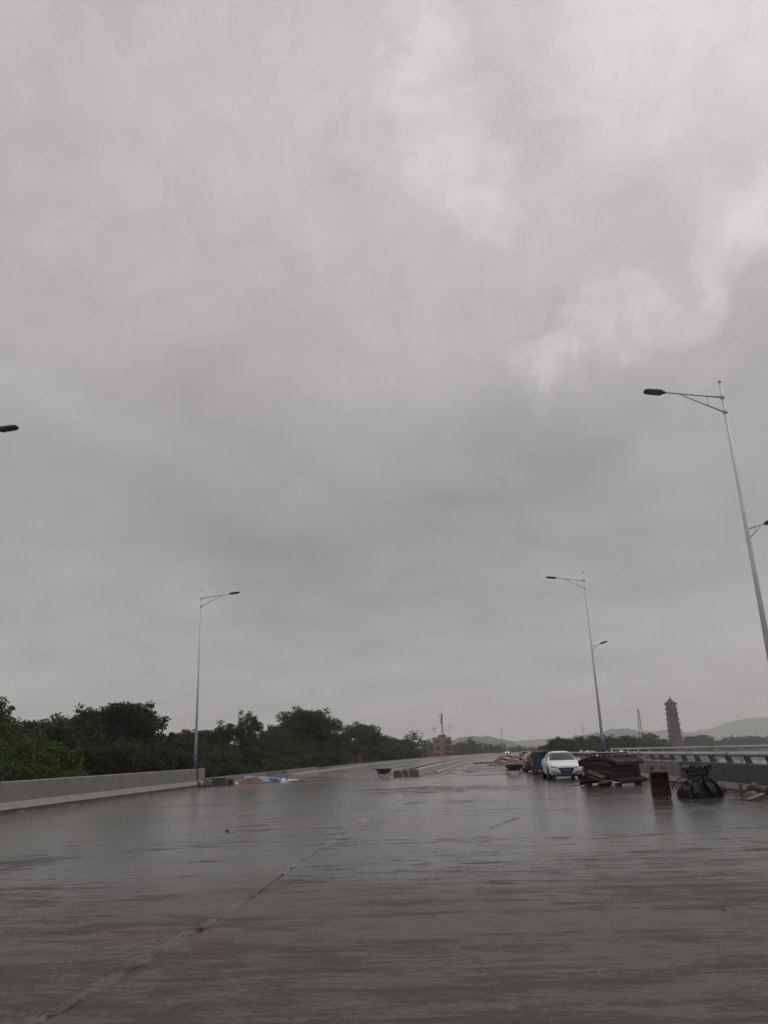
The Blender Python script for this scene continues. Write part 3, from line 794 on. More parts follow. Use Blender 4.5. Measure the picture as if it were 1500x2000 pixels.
for zz in (.42, .49, .55): pj.patch('grille_slat', MT['head'], gr, [(-.31, zz), (.31, zz), (.31, zz + .012), (-.31, zz + .012)], 'y', 1, .018, 8, 1)
pj.patch('emblem', MT['chrome'], sed, [(-.06, .60), (.06, .60), (.055, .655), (-.055, .655)], 'y', 1, .022, 4, 3)
pl = pj.patch('number_plate', MT['plate'], sed, [(-.22, .375), (.22, .375), (.22, .515), (-.22, .515)], 'y', 1, .028, 4, 2)
pj.patch('lower_intake', MT['blackp'], sed, [(-.50, .265), (.50, .265), (.55, .315), (-.55, .315)], 'y', 1, .008, 10, 2)
pj.patch('bonnet_seam', MT['head'], sed, [(-.45, .665), (.45, .665), (.45, .672), (-.45, .672)], 'y', 1, .003, 10, 1)
for sx in (-1, 1):
    mb = MB(); mb.tube([(sx * .1, -.99, 1.01), (sx * .1 - .42, -.78, 1.12)], .008, 5); mb.build('wiper', MT['blackp'], sed)
mb = MB(); mb.box((0, 0, .20), (1.5, 3.9, .10)); mb.build('underbody', MT['dark'], sed)

van = empty('minivan', (10.92, 62.3, -.085), -math.atan(.085))
tag(van, 'dark grey minivan seen from behind, left of the blue truck', 'car')
k_ = .88
st = [(-2.20, .36, .80, .80, .79, .66, 1.10, 1.13), (-2.10, .26, .87, .95, .86, .70, 1.45, 1.50), (-1.80, .22, .89, 1.0, .88, .70, 1.57, 1.63), (-.8, .20, .90, 1.0, .885, .70, 1.61, 1.67), (.3, .20, .90, .98, .885, .69, 1.58, 1.64),
      (.9, .20, .90, .96, .885, .70, 1.42, 1.47), (1.35, .20, .90, .93, .88, .76, 1.08, 1.13), (1.9, .22, .88, .80, .86, .74, .93, .97), (2.2, .28, .76, .62, .74, .6, .74, .78)]
st = [(a, b * k_, c, d * k_, e, f, g_ * k_, h * k_) for a, b, c, d, e, f, g_, h in st]
body = body_mesh(st).build('body', MT['van'], van, smooth=True, sub=2)
bpy.context.view_layer.update(); pj = Projector(body)
pj.patch('rear_window', MT['glass_g'], van, [(-.64, .93), (.64, .93), (.58, 1.24), (-.58, 1.24)], 'y', 1, .006)
pj.patch('rear_plate_panel', MT['blackp'], van, [(-.42, .70), (.42, .70), (.42, .86), (-.42, .86)], 'y', 1, .008, 6, 3)
pj.patch('rear_bumper', MT['blackp'], van, [(-.80, .30), (.80, .30), (.80, .46), (-.80, .46)], 'y', 1, .02, 10, 3)
pj.patch('number_plate', MT['platemark'], van, [(-.24, .20), (.24, .20), (.24, .295), (-.24, .295)], 'y', 1, .012, 4, 2)
for sx in (-1, 1):
    pj.patch('tail_light', MT['tail'], van, [(sx * .52, .72), (sx * .83, .70), (sx * .80, .96), (sx * .70, .86)], 'y', 1, .012, 6, 5)
    pj.patch('side_window', MT['glass_g'], van, [(-1.85, .92), (-.75, .92), (-.75, 1.30), (-1.75, 1.27)], 'x', -sx, .006, 8, 5)
    pj.patch('side_window', MT['glass_g'], van, [(-.68, .92), (.20, .90), (.12, 1.27), (-.68, 1.30)], 'x', -sx, .006, 8, 5)
    pj.patch('side_window', MT['glass_g'], van, [(.26, .90), (1.05, .90), (.62, 1.20), (.19, 1.26)], 'x', -sx, .006, 8, 5)
    mb = MB(); mb.box((sx * 1.0, 1.05, .95), (.20, .10, .17), taper=.85); mb.build('mirror', MT['blackp'], van, bevel=.02)
    for yv in (-1.40, 1.38):
        wheel(van, sx * .79, yv, .31, .20, sx); arch(van, sx * .888, yv, .31, sx)
mb = MB(); mb.box((0, 0, .20), (1.5, 3.8, .10)); mb.build('underbody', MT['dark'], van)

trk = empty('cargo_truck', (9.98, 53.6, -.02), -math.atan(.08))
tag(trk, 'small dark blue cargo truck between the minivan and the white sedan', 'truck')
mb = MB(); mb.box((0, -.65, .72), (1.28, .05, .62)); mb.build('tailgate', MT['truckblue'], trk, bevel=.01)
for sx in (-1, 1):
    mb = MB(); mb.box((sx * .64, .15, .72), (.045, 1.55, .60)); mb.build('side_board', MT['truckblue'], trk, bevel=.01)
    mb = MB()
    for yv in (-.45, .05, .55): mb.box((sx * .675, yv, .72), (.03, .06, .58))
    mb.build('stake', MT['truckblue'], trk)
    pm_ = MB(); pm_.box((sx * .42, -.685, .44), (.16, .02, .09)); pm_.build('tail_light', MT['tail'], trk)
    for yv in (-.15, 1.75): wheel(trk, sx * .55, yv, .27, .16, sx)
mb = MB(); mb.box((0, .15, .43), (1.24, 1.5, .04)); mb.build('bed_floor', MT['steel'], trk)
mb = MB(); mb.box((0, .7, .32), (.5, 2.9, .10)); mb.build('chassis', MT['black'], trk)
cab = MB()
for sx in (-1, 1):
    cab.box((sx * .60, 1.05, 1.06), (.10, .10, .74)); cab.box((sx * .60, 1.98, 1.0), (.10, .12, .66))
    cab.box((sx * .62, 1.5, .70), (.07, 1.0, .52))
cab.box((0, 1.05, .70), (1.14, .07, .55)); cab.box((0, 2.02, .66), (1.16, .10, .56))
cabo = cab.build('cab', MT['truckblue'], trk, bevel=.012)
mb = MB(); mb.box((0, 1.5, 1.465), (1.36, 1.15, .07), taper=.92); mb.build('roof', MT['truckblue'], cabo, bevel=.015)
mb = MB(); mb.box((0, 1.05, 1.20), (1.09, .012, .42)); mb.build('rear_window', MT['glass'], cabo)
mb = MB(); mb.box((0, 2.0, 1.18), (1.09, .012, .46)); mb.build('windscreen', MT['glass'], cabo)
mb = MB(); mb.box((0, -.69, .30), (1.2, .05, .07)); mb.build('rear_bumper', MT['black'], trk)
# orange-red lamp housing riding on the truck's roof
bc = MB(); bc.lathe([(.10, 1.49), (.13, 1.50), (.13, 1.56), (.115, 1.58), (.105, 1.70), (.07, 1.76), (.01, 1.78)], 14)
o = bc.build('warning_light', MT['orange'], None, smooth=True); o.location = (9.66, 54.9, 0); tag(o, 'small orange-red dome standing on the blue truck roof', 'warning light')

# far car with its headlights on
fc = empty('oncoming_car', (49.3, 346, -.085), -.22); tag(fc, 'tiny far-off car coming down the road with headlights lit', 'car')
stf = [(-2.2, .3, .7, .5, .7, .5, .62, .66), (-1.9, .2, .85, .65, .84, .7, .8, .85), (-.9, .2, .88, .85, .87, .76, .95, 1.0), (-.2, .2, .88, .9, .87, .62, 1.36, 1.42), (.9, .2, .88, .92, .87, .62, 1.38, 1.43), (1.7, .2, .87, .93, .86, .7, 1.02, 1.05), (2.25, .3, .7, .8, .7, .6, .88, .9)]
body_mesh(stf).build('body', MT['van'], fc, smooth=True, sub=1)
hm, q, b_, out_ = newmat('lit_headlamp'); b_.inputs['Emission Color'].default_value = (1, .95, .85, 1); b_.inputs['Emission Strength'].default_value = 2.5
for sx in (-1, 1):
    mb = MB(); mb.lathe([(.15, -.03), (.17, 0), (.10, .05)], 10, (sx * .62, -2.14, .66), 'Y'); mb.build('headlight', hm, fc)
    for yv in (-1.35, 1.35):
        mb = MB(); mb.lathe([(.2, -.1), (.32, -.09), (.32, .09), (.2, .1)], 12, (sx * .78, yv, .32), 'X'); mb.build('wheel', MT['rubber'], fc)

# ---------------------------------------------------------------- hand carts
def cart(loc, rz, label, flip):
    t = empty('hand_cart', loc, rz); tag(t, label, 'hand cart', 'two-wheeled hand carts')
    rings = []
    for z, a, b in ((.28, .26, .30), (.31, .27, .31), (.66, .43, .50)):
        rings.append([Vector((-b, -a, z)), Vector((b * .92, -a, z)), Vector((b * .92, a, z)), Vector((-b, a, z))])
    for z, a, b in ((.64, .40, .46), (.32, .25, .29)):
        rings.append([Vector((-b, -a, z)), Vector((b * .92, -a, z)), Vector((b * .92, a, z)), Vector((-b, a, z))])
    mb = MB(); mb.loft(rings); mb.build('tray', MT['black'], t)
    for sy in (-1, 1):
        w_ = MB(); n = 20; r = .30; R_ = []
        for k in range(n):
            a = 2 * math.pi * k / n
            R_.append([Vector((.05 + math.cos(a) * (r + q1), sy * .47 + q2, r + .02 + math.sin(a) * (r + q1))) for q1, q2 in ((0, -.025), (.022, 0), (0, .025), (-.03, 0))])
        R_.append(R_[0]); w_.loft(R_, False); wo_ = w_.build('wheel', MT['rubber'], t, smooth=True)
        s_ = MB()
        for k in range(8):
            a = 2 * math.pi * k / 8; s_.tube([(.05, sy * .47, .32), (.05 + math.cos(a) * .28, sy * .47, .32 + math.sin(a) * .28)], .009, 5)
        s_.tube([(.05, sy * .47 - .05, .32), (.05, sy * .47 + .05, .32)], .035, 8); s_.build('spokes', MT['steel'], wo_)
        h = MB(); h.tube([(.42, sy * .30, .50), (-.45, sy * .36, .60), (-.95, sy * .38, .68)], .02, 6); h.build('handle', MT['rust'], t)
        l = MB(); l.tube([(-.28, sy * .24, .32), (-.34, sy * .26, .02)], .017, 6); l.build('leg', MT['steel'], t)
    a = MB(); a.tube([(.05, -.5, .32), (.05, .5, .32)], .02, 6); a.build('axle', MT['steel'], t)
    return t
cart((-.72, 61.0, -.085), R(28), 'black two-wheeled hand cart left of the median trough', 0)
cart((8.50, 57.0, -.085), R(118), 'black two-wheeled hand cart in front of the soil heap, boards on top', 1)
for i, (dx, dz, ang, ln, lab) in enumerate(((0, .615, .10, 1.15, 'pale board lying across the hand cart by the soil heap, the upper one'), (.05, .575, -.05, .95, 'pale board lying across the hand cart by the soil heap, the lower one'))):
    mb = MB(); mb.box((0, 0, 0), (ln, .20, .035)); o = mb.build('board', MT['wood_p'], None, bevel=.004)
    o.location = (8.45 + dx, 57.0 + .12 * i, dz + .02); o.rotation_euler = (0, ang * .6, ang); tag(o, lab, 'board')

# trestle leaning on the end of the median trough
tr = empty('trestle', (.75, 60.3, -.085)); tag(tr, 'rough wooden trestle leaning on the end of the median trough', 'trestle')
for x0, x1 in ((-.30, .02), (.22, .46)):
    mb = MB(); mb.tube([(x0, .42, .74), (x1, -.12, .0)], .028, 6); mb.build('leg', MT['wood_p'], tr)
mb = MB(); mb.tube([(-.48, .40, .71), (.42, .40, .77)], .03, 6); mb.build('top_rail', MT['wood'], tr)
mb = MB(); mb.tube([(-.05, .30, .58), (.52, .28, .52)], .022, 6); mb.build('cross_rail', MT['wood'], tr)

# ---------------------------------------------------------------- rusty arched formwork panels, nested in two stacks
fs_rot = R(-50)
def arch_panel(seed, chord=1.75, sag=.17, length=1.95, thick=.03):
    """arched steel shutter with stiffening ribs on its back and edge flanges"""
    r = random.Random(seed); mb = MB(); n = 12
    def pt(u, v, dz): return Vector(((u - .5) * chord, (v - .5) * length, sag * (1 - (2 * u - 1) ** 2) + dz + .006 * math.sin(7 * u + seed)))
    rings = []
    for i in range(n + 1):
        u = i / n; rings.append([pt(u, 0, 0), pt(u, 1, 0), pt(u, 1, thick), pt(u, 0, thick)])
    mb.loft(rings)
    return mb, pt, n
panel_parts = {}
def formwork_panel(seed, mat, loc, rz, tilt, label, scale=1.0, sag=.11):
    t = empty('formwork_panel', loc, rz); t.rotation_euler = (tilt[0], tilt[1], rz)
    tag(t, label, 'formwork', 'rusty arched formwork panels')
    mb, pt, n = arch_panel(seed, 1.75 * scale, sag); mb.build('skin', mat, t)
    for v in (0.02, .19, .36, .52, .68, .84, .98):
        rb = MB(); rb.loft([[pt(i / n, v, .03), pt(i / n, v + .012, .03), pt(i / n, v + .012, .062), pt(i / n, v, .062)] for i in range(n + 1)]); rb.build('rib', MT['rust'], t)
    for u in (0.0, 1.0):
        fl = MB(); p0 = pt(u, 0, 0); p1 = pt(u, 1, 0); fl.box((p0 + p1) / 2 + Vector((0, 0, -.02)), (.03, 1.95, .09)); fl.build('flange', MT['rust'], t)
    return t
rr = random.Random(4)
cx, cy = 9.45, 35.1
bot = MB()
for k, (dx, dy) in enumerate(((-.75, -.75), (-.05, -.82), (.75, -.75), (-.75, .7), (.75, .7))):
    q = Matrix.Rotation(fs_rot, 3, 'Z') @ Vector((dx, dy, 0))
    mb = MB(); mb.box((0, 0, .06), (.13, .34, .12)); o = mb.build('timber_block', MT['rust_b'], None, bevel=.008); o.location = (cx + q.x, cy + q.y, .004); o.rotation_euler = (0, 0, fs_rot + rr.uniform(-.1, .1))
    tag(o, ['timber block under the left near corner of the formwork stack', 'timber block under the middle of the formwork stack front', 'timber block under the right near corner of the formwork stack', 'timber block under the left far corner of the formwork stack', 'timber block under the right far corner of the formwork stack'][k], 'block')
ordn = ['lowest', 'second lowest', 'third lowest', 'fourth lowest', 'fifth lowest', 'sixth lowest', 'seventh lowest', 'eighth lowest', 'ninth lowest', 'tenth lowest', 'second from top', 'topmost']
z = .145
for k in range(12):
    lower = k < 6
    m = MT['rust_b'] if k in (1, 2, 4, 5, 8, 9) else MT['rust']
    sc = (1.16, 1.12, .96, .92, .88, .86, .82, .82, .80, .82, 1.08, 1.12)[k]
    jx, jy = rr.uniform(-.05, .05), rr.uniform(-.05, .05)
    if k in (2, 3): jx -= .06
    formwork_panel(k, m, (cx + jx, cy + jy, z), fs_rot + rr.uniform(-.03, .03), (rr.uniform(-.015, .015), rr.uniform(-.02, .02)), 'rusty arched formwork panel, %s in the stack beside the white sedan' % ordn[k], sc, .18 if k > 9 else (.10 if k > 1 else .14))
    z += .072 if k != 5 else .10
# odds and ends lying on and against the stack
mb = MB(); mb.box((0, 0, 0), (1.5, .16, .05)); o = mb.build('plank', MT['rust'], None, bevel=.005); o.location = (9.55, 35.4, z + .275); o.rotation_euler = (0, .0, R(8)); tag(o, 'dark flat bar lying across the top of the formwork stack', 'bar')
for k, (x, y, zc, ln, rz, ry, lab) in enumerate(((8.55, 34.35, .50, .95, R(-62), .30, 'weathered board leaning on the left face of the formwork stack, upper'), (8.62, 34.15, .31, 1.05, R(-60), .24, 'weathered board leaning on the left face of the formwork stack, lower'))):
    mb = MB(); mb.box((0, 0, 0), (ln, .24, .035)); o = mb.build('board', MT['rust_b'], None, bevel=.005); o.location = (x, y, zc); o.rotation_euler = (.35, ry, rz); tag(o, lab, 'board')
mb = MB(); mb.box((0, 0, 0), (.9, .35, .03)); o = mb.build('plank', MT['wood_p'], None, bevel=.005); o.location = (8.15, 36.3, .03); o.rotation_euler = (0, 0, R(15)); tag(o, 'pale flat board on the deck behind the formwork stack', 'board')

# ---------------------------------------------------------------- rusty digger bucket stood on end
bk = empty('digger_bucket', (8.28, 25.45, 0), R(-14)); tag(bk, 'narrow rusty digger bucket standing on end beside the black grapple', 'digger bucket')
prof = [(.30, .04), (.30, .30), (.24, .62), (.10, .80), (-.16, .84), (-.20, .80), (-.20, .76), (.05, .74), (.17, .58), (.24, .30), (.24, .04)]
mb = MB(); mb.loft([[Vector((x, y, z)) for y, z in [(p[0], p[1]) for p in prof]] for x in (-.24, .24)]); mb.build('shell', MT['rust_r'], bk, bevel=.006)
sp = [(-.22, .03), (.31, .03), (.31, .30), (.25, .63), (.11, .81), (-.17, .85), (-.24, .70)]
for sx in (-1, 1):
    mb = MB(); mb.loft([[Vector((sx * (.245 + t), y, z)) for y, z in sp] for t in (0, .028)]); s_ = mb.build('side_plate', MT['rust_r'] if sx > 0 else MT['rust'], bk, bevel=.004)
    mb = MB(); mb.tube([(sx * .262, -.235, .05), (sx * .262, -.255, .68)], .022, 6); mb.build('cutting_edge', MT['rust_r'], s_)
    mb = MB(); mb.loft([[Vector((sx * .17 + t, y, z)) for y, z in ((-.16, .80), (.10, .79), (.06, .93), (0, 1.0), (-.10, .98), (-.15, .90))] for t in (-.04, .04)]); e_ = mb.build('lug', MT['rust'] if sx < 0 else MT['rust_r'], bk)
    mb = MB(); mb.lathe([(.03, -.06), (.065, -.06), (.065, .06), (.03, .06)], 14, (sx * .17, -.04, .93), 'X'); mb.build('pin_boss', MT['rust'], e_)
    mb = MB(); mb.loft([[Vector((sx * .19 - .055, -.20, .0)), Vector((sx * .19 + .055, -.20, .0)), Vector((sx * .19 + .055, -.20, .10)), Vector((sx * .19 - .055, -.20, .10))], [Vector((sx * .19 - .035, -.36, .0)), Vector((sx * .19 + .035, -.36, .0)), Vector((sx * .19 + .035, -.36, .03)), Vector((sx * .19 - .035, -.36, .03))]]); mb.build('tooth', MT['rust_r'], bk)
mb = MB(); mb.box((0, -.20, .045), (.50, .05, .08)); mb.build('lip', MT['rust_r'], bk)

# ---------------------------------------------------------------- black grapple
gp = empty('grapple', (9.36, 25.1, 0), R(8)); tag(gp, 'black hydraulic grapple with hoses standing beside the rusty bucket', 'grapple')
mb = MB(); mb.box((0, 0, .62), (.52, .34, .12)); mb.box((0, 0, .70), (.62, .40, .05)); mb.build('head_plate', MT['black'], gp, bevel=.012)
for sy in (-1, 1):
    mb = MB(); mb.loft([[Vector((x, sy * .14 + t, zv)) for x, zv in ((-.40, .86), (-.36, .94), (-.22, .95), (-.10, .88), (.10, .88), (.22, .95), (.36, .94), (.40, .86), (.28, .72), (-.28, .72))] for t in (-.018, .018)]); mb.build('bracket', MT['black'], gp)
for sx in (-1, 1):
    mb = MB(); mb.lathe([(.05, -.22), (.085, -.22), (.085, .22), (.05, .22)], 16, (sx * .30, 0, .87), 'Y'); mb.build('pin', MT['black'], gp)
    pts = [(.12, .62), (.30, .56), (.44, .42), (.53, .26), (.56, .12), (.52, .01)]
    mb = MB(); mb.loft([[Vector((sx * x, y_, z_)) for x, z_, y_ in ((p[0], p[1], -.23 - .04 * i), (p[0], p[1], .23 + .04 * i), (p[0] - .035, p[1] - .03 if p[1] > .05 else p[1], .23 + .04 * i), (p[0] - .035, p[1] - .03 if p[1] > .05 else p[1], -.23 - .04 * i))] for i, p in enumerate(pts)]); jw = mb.build('jaw', MT['black'], gp)
    for sy in (-1, 1):
        mb = MB(); poly = [(p[0] - .02, p[1]) for p in pts] + [(.34, .02), (.26, .30), (.12, .50)]
        mb.loft([[Vector((sx * x, sy * .235 + t, z_)) for x, z_ in poly] for t in (-.012, .012)]); mb.build('cheek_plate', MT['black'], jw)
    mb = MB(); mb.box((sx * .46, 0, .46), (.05, .42, .10), rot=Matrix.Rotation(sx * .7, 3, 'Y')); mb.build('jaw_plate', MT['black'], gp)
    mb = MB(); mb.tube([(sx * .08, -.21, .60), (sx * .40, -.21, .36)], [.045, .03], 10); mb.build('cylinder', MT['black'], gp, smooth=True)
    mb = MB(); mb.tube([(sx * .24, -.215, .48), (sx * .42, -.215, .345)], .018, 8); mb.build('piston_rod', MT['chrome'], gp, smooth=True)
for sy in (-1, 1):
    pts = [(.10, .60), (.22, .50), (.30, .34), (.34, .18), (.30, .01)]
    for xo in (-.17, .15):
        mb = MB(); mb.loft([[Vector((xo * (1 + .25 * i) + x_, sy * y_, z_)) for x_, y_, z_ in ((-w_, p[0], p[1]), (w_, p[0], p[1]), (w_, p[0] - .045, max(.005, p[1] - .03)), (-w_, p[0] - .045, max(.005, p[1] - .03)))] for i, (p, w_) in enumerate(zip(pts, (.10, .115, .11, .085, .03)))]); mb.build('tine', MT['black'], gp)
mb = MB(); mb.box((0, 0, .24), (.80, .38, .46), taper=.62); mb.build('bowl', MT['black'], gp, bevel=.03)
mb = MB(); mb.box((0, 0, .46), (.36, .30, .26), taper=.8); mb.build('body', MT['black'], gp, bevel=.02)
mb = MB(); mb.box((-.05, -.17, .47), (.09, .012, .05)); mb.build('maker_label', MT['platemark'], gp)
for k, pts in enumerate(([(-.12, -.1, .56), (-.34, -.2, .57), (-.58, -.18, .46), (-.64, -.1, .22), (-.50, -.1, .04)], [(-.14, .1, .52), (-.40, .05, .62), (-.72, 0, .52), (-.86, .05, .30)], [(.1, -.15, .55), (-.1, -.30, .50), (-.32, -.28, .22), (-.55, -.32, .03), (-.85, -.2, .03)])):
    P_ = [Vector(p) for p in pts]; sm = []
    for i in range(len(P_) - 1):
        p0 = P_[max(i - 1, 0)]; p1, p2 = P_[i], P_[i + 1]; p3 = P_[min(i + 2, len(P_) - 1)]
        for t in np.linspace(0, 1, 7)[: 7 if i == len(P_) - 2 else 6]:
            sm.append(.5 * ((2 * p1) + (p2 - p0) * t + (2 * p0 - 5 * p1 + 4 * p2 - p3) * t * t + (3 * p1 - p0 - 3 * p2 + p3) * t ** 3))
    mb = MB(); mb.tube(sm, .019, 8); mb.build('hose', MT['rubber'], gp, smooth=True)

# ---------------------------------------------------------------- stones, rubble, boards
def rock_mesh(seed, sx, sy, sz):
    bm = bmesh.new(); bmesh.ops.create_icosphere(bm, subdivisions=2, radius=1)
    r = random.Random(seed); dirs = [(Vector((r.uniform(-1, 1), r.uniform(-1, 1), r.uniform(-1, 1))).normalized(), r.uniform(.35, .75)) for _ in range(13)]
    for v in bm.verts:
        for d, c in dirs:
            e = v.co.dot(d)
            if e > c: v.co -= d * (e - c)
        v.co = Vector((v.co.x * sx, v.co.y * sy, v.co.z * sz)) * (1 + r.uniform(-.04, .04))
    zmin = min(v.co.z for v in bm.verts)
    for v in bm.verts: v.co.z -= zmin + sz * .12
    bm.verts.index_update()
    mb = MB(); mb.add([v.co.copy() for v in bm.verts], [[v.index for v in f.verts] for f in bm.faces])
    bm.free(); return mb
def rock(name, seed, loc, size, mat, label, cat='stone', group=None, rz=0.0):
    o = rock_mesh(seed, *size).build(name, mat, None); o.location = loc; o.rotation_euler = (0, 0, rz); tag(o, label, cat, group); return o
rock('clod', 1, (-1.99, 8.53, .0), (.085, .06, .028), MT['stone_b'], 'small brown clod lying on the deck joint in the foreground')
rock('stone', 2, (-3.93, 19.39, .0), (.08, .05, .022), MT['dark'], 'lone dark scrap on the left deck slab')
for k, (x, y, s, lab) in enumerate(((-12.45, 52.15, .30, 'largest broken concrete chunk at the foot of the left lamp'), (-12.1, 51.9, .20, 'brown chunk in front of the largest chunk at the left lamp'), (-12.75, 51.75, .22, 'chunk against the wall foot left of the lamp rubble'), (-11.85, 52.5, .17, 'small chunk at the right end of the lamp rubble'))):
    rock('rubble_chunk', 10 + k, (x, y, 0), (s, s * .8, s * .75), MT['stone'], lab, 'rubble', 'rubble at the left lamp', k * .9)
mb = MB(); mb.box((0, 0, 0), (.50, .05, .42)); o = mb.build('slab_fragment', MT['pale'], None, bevel=.01); o.location = (-12.05, 52.6, .27); o.rotation_euler = (.35, .45, R(12)); tag(o, 'pale tilted slab fragment leaning at the end of the left wall', 'slab fragment')
for k, (x, y, s, lab) in enumerate(((10.62, 26.9, .26, 'brown boulder just right of the black grapple'), (10.95, 27.3, .20, 'small boulder half behind the brown one right of the grapple'), (10.80, 24.6, .34, 'large boulder against the right parapet at the picture edge'), (10.45, 23.9, .24, 'boulder in front of the large one at the right picture edge'), (10.95, 23.7, .30, 'dark boulder at the far right picture edge'))):
    rock('boulder', 30 + k, (x, y, 0), (s * 1.15, s * .9, s * .85), MT['stone'] if k != 4 else MT['rust_b'], lab, 'boulder', 'boulders along the right parapet', k * 1.3)
mb = MB(); mb.box((0, 0, 0), (.62, .16, .05)); o = mb.build('board', MT['wood'], None, bevel=.005); o.location = (10.15, 23.1, .10); o.rotation_euler = (.1, -.22, R(22)); tag(o, 'short brown board tilted on the rubble at right picture edge', 'board')
mb = MB(); mb.box((0, 0, .2), (.09, .05, .40)); o = mb.build('stake', MT['wood'], None, bevel=.005); o.location = (10.30, 24.4, 0); o.rotation_euler = (.06, .05, R(20)); tag(o, 'stubby wooden stake upright among the boulders at right', 'stake')
mb = MB(); mb.box((0, 0, 0), (.5, .08, .03)); o = mb.build('batten', MT['wood_p'], None); o.location = (9.75, 23.9, .03); o.rotation_euler = (0, 0, R(35)); tag(o, 'thin pale batten on the deck right of the grapple', 'batten')
mb = MB(); mb.box((0, 0, 0), (1.05, .28, .16)); o = mb.build('timber_beam', MT['wood'], None, bevel=.01); o.location = (9.75, 55.3, .0); o.rotation_euler = (0, 0, R(-3)); tag(o, 'short brown timber beam on the deck left of the white sedan', 'beam')

def scatter(name, pts, size, mat, label, seed):
    r = random.Random(seed); mb = MB()
    for x, y, z in pts:
        s = size * r.uniform(.4, 1.4); rot = Matrix.Rotation(r.uniform(0, 6.3), 3, 'Z') @ Matrix.Rotation(r.uniform(-.5, .5), 3, 'X')
        mb.box((x, y, z + s * .12), (s * r.uniform(.6, 1.8), s * r.uniform(.5, 1.1), s * r.uniform(.25, .6)), rot=rot, taper=r.uniform(.5, .95))
    o = mb.build(name, mat, None); tag(o, label, 'debris', None, 'stuff'); return o
r = random.Random(8)
scatter('debris', [(base(Y) + LE + .28 + abs(r.gauss(0, .16)), Y, 0) for Y in [r.uniform(22, 52) for _ in range(170)]], .075, MT['stone'], 'chips of broken concrete along the foot of left wall', 1)
scatter('debris', [(base(Y) + LE + .32 + abs(r.gauss(0, .3)), Y, 0) for Y in [r.uniform(24, 52) for _ in range(24)]], .12, MT['ledge'], 'pale scraps along the foot of left wall', 2)
scatter('debris', [(r.uniform(-11.8, -6.0) , 0, -.06) for _ in range(0)] + [(x, float(y_end(x)) + r.uniform(-.9, .9), -.02) for x in [r.uniform(-12.0, -6.5) for _ in range(110)]], .17, MT['stone'], 'strip of rubble along the edge of deck slab below blue tarpaulin', 3)
scatter('debris', [(x, float(y_end(x)) + r.uniform(-.5, .7), -.02) for x in [r.uniform(-11, -7.5) for _ in range(26)]], .24, MT['tarp_w'], 'pale scraps in the rubble strip below blue tarpaulin', 4)
scatter('debris', [(x, float(y_end(x)) + r.uniform(-.2, .9), -.05) for x in [r.uniform(-6.5, 8) for _ in range(120)]], .10, MT['stone_b'], 'brown clods along the step in the deck', 5)
scatter('debris', [(r.uniform(3.2, 8.0), r.uniform(66, 100), -.075) for _ in range(90)], .15, MT['ledge'], 'rubble spread on the road right of median trough', 6)
scatter('debris', [(base(Y) + RE - .3 - abs(r.gauss(0, .55)), Y, 0) for Y in [r.uniform(18, 34) for _ in range(120)]], .11, MT['stone'], 'broken stone along the foot of right parapet', 7)
scatter('grit', [(r.uniform(-9, 7), 4.5 + 34 * r.random() ** 1.7, .001) for _ in range(420)], .014, MT['stone_b'], 'dark grit specks on the wet deck', 9)

# ---------------------------------------------------------------- left heap: steel form box, soil, tarpaulin, sheet
fb = empty('form_box', (-11.9, 54.6, -.08), R(4)); tag(fb, 'grey ribbed steel form box at the end of left wall', 'form box')
mb = MB(); mb.box((0, 0, .26), (1.30, .9, .50)); mb.build('shell', MT['steel'], fb, bevel=.01)
for k in range(7):
    mb = MB(); mb.box((-.57 + k * .19, -.47, .26), (.04, .04, .48)); mb.build('rib', MT['steel'], fb)
mb = MB(); mb.box((0, 0, .535), (1.36, .96, .05)); mb.build('top_flange', MT['steel'], fb)
mb = MB(); mb.box((0, 0, .21), (.34, .5, .42)); mb.box((0, 0, .43), (.37, .53, .03)); o = mb.build('rusty_box', MT['rust_r'], None, bevel=.01); o.location = (-10.95, 54.6, -.08); tag(o, 'dark red rusty box right of the grey form box', 'box')
def mound(name, cx, cy, rx, ry, h, mat, label, cat, seed, n=34, rough=.16, z0=-.09):
    V, Fq = grid_np(np.linspace(-1, 1, n), np.linspace(-1, 1, n), lambda X, Y: X * 0)
    u, v = V[:, 0].copy(), V[:, 1].copy(); rad = np.sqrt(u * u + v * v)
    f = np.clip(1 - rad ** 1.5, 0, 1)
    V[:, 0] = cx + u * rx; V[:, 1] = cy + v * ry
    V[:, 2] = z0 + h * f * (1 + .6 * fbm(u * 2.2, v * 2.2, seed)) + rough * h * fbm(u * 7, v * 7, seed + 3) * np.clip(f * 4, 0, 1)
    V[rad > 1.0, 2] = z0 - .05
    o = mesh_np(name, V, Fq, mat, smooth=True); tag(o, label, cat); return o
mound('soil_heap', -9.9, 56.3, 1.35, 1.1, .50, MT['soil'], 'orange-brown soil heap between form box and blue tarpaulin', 'soil heap', 1)
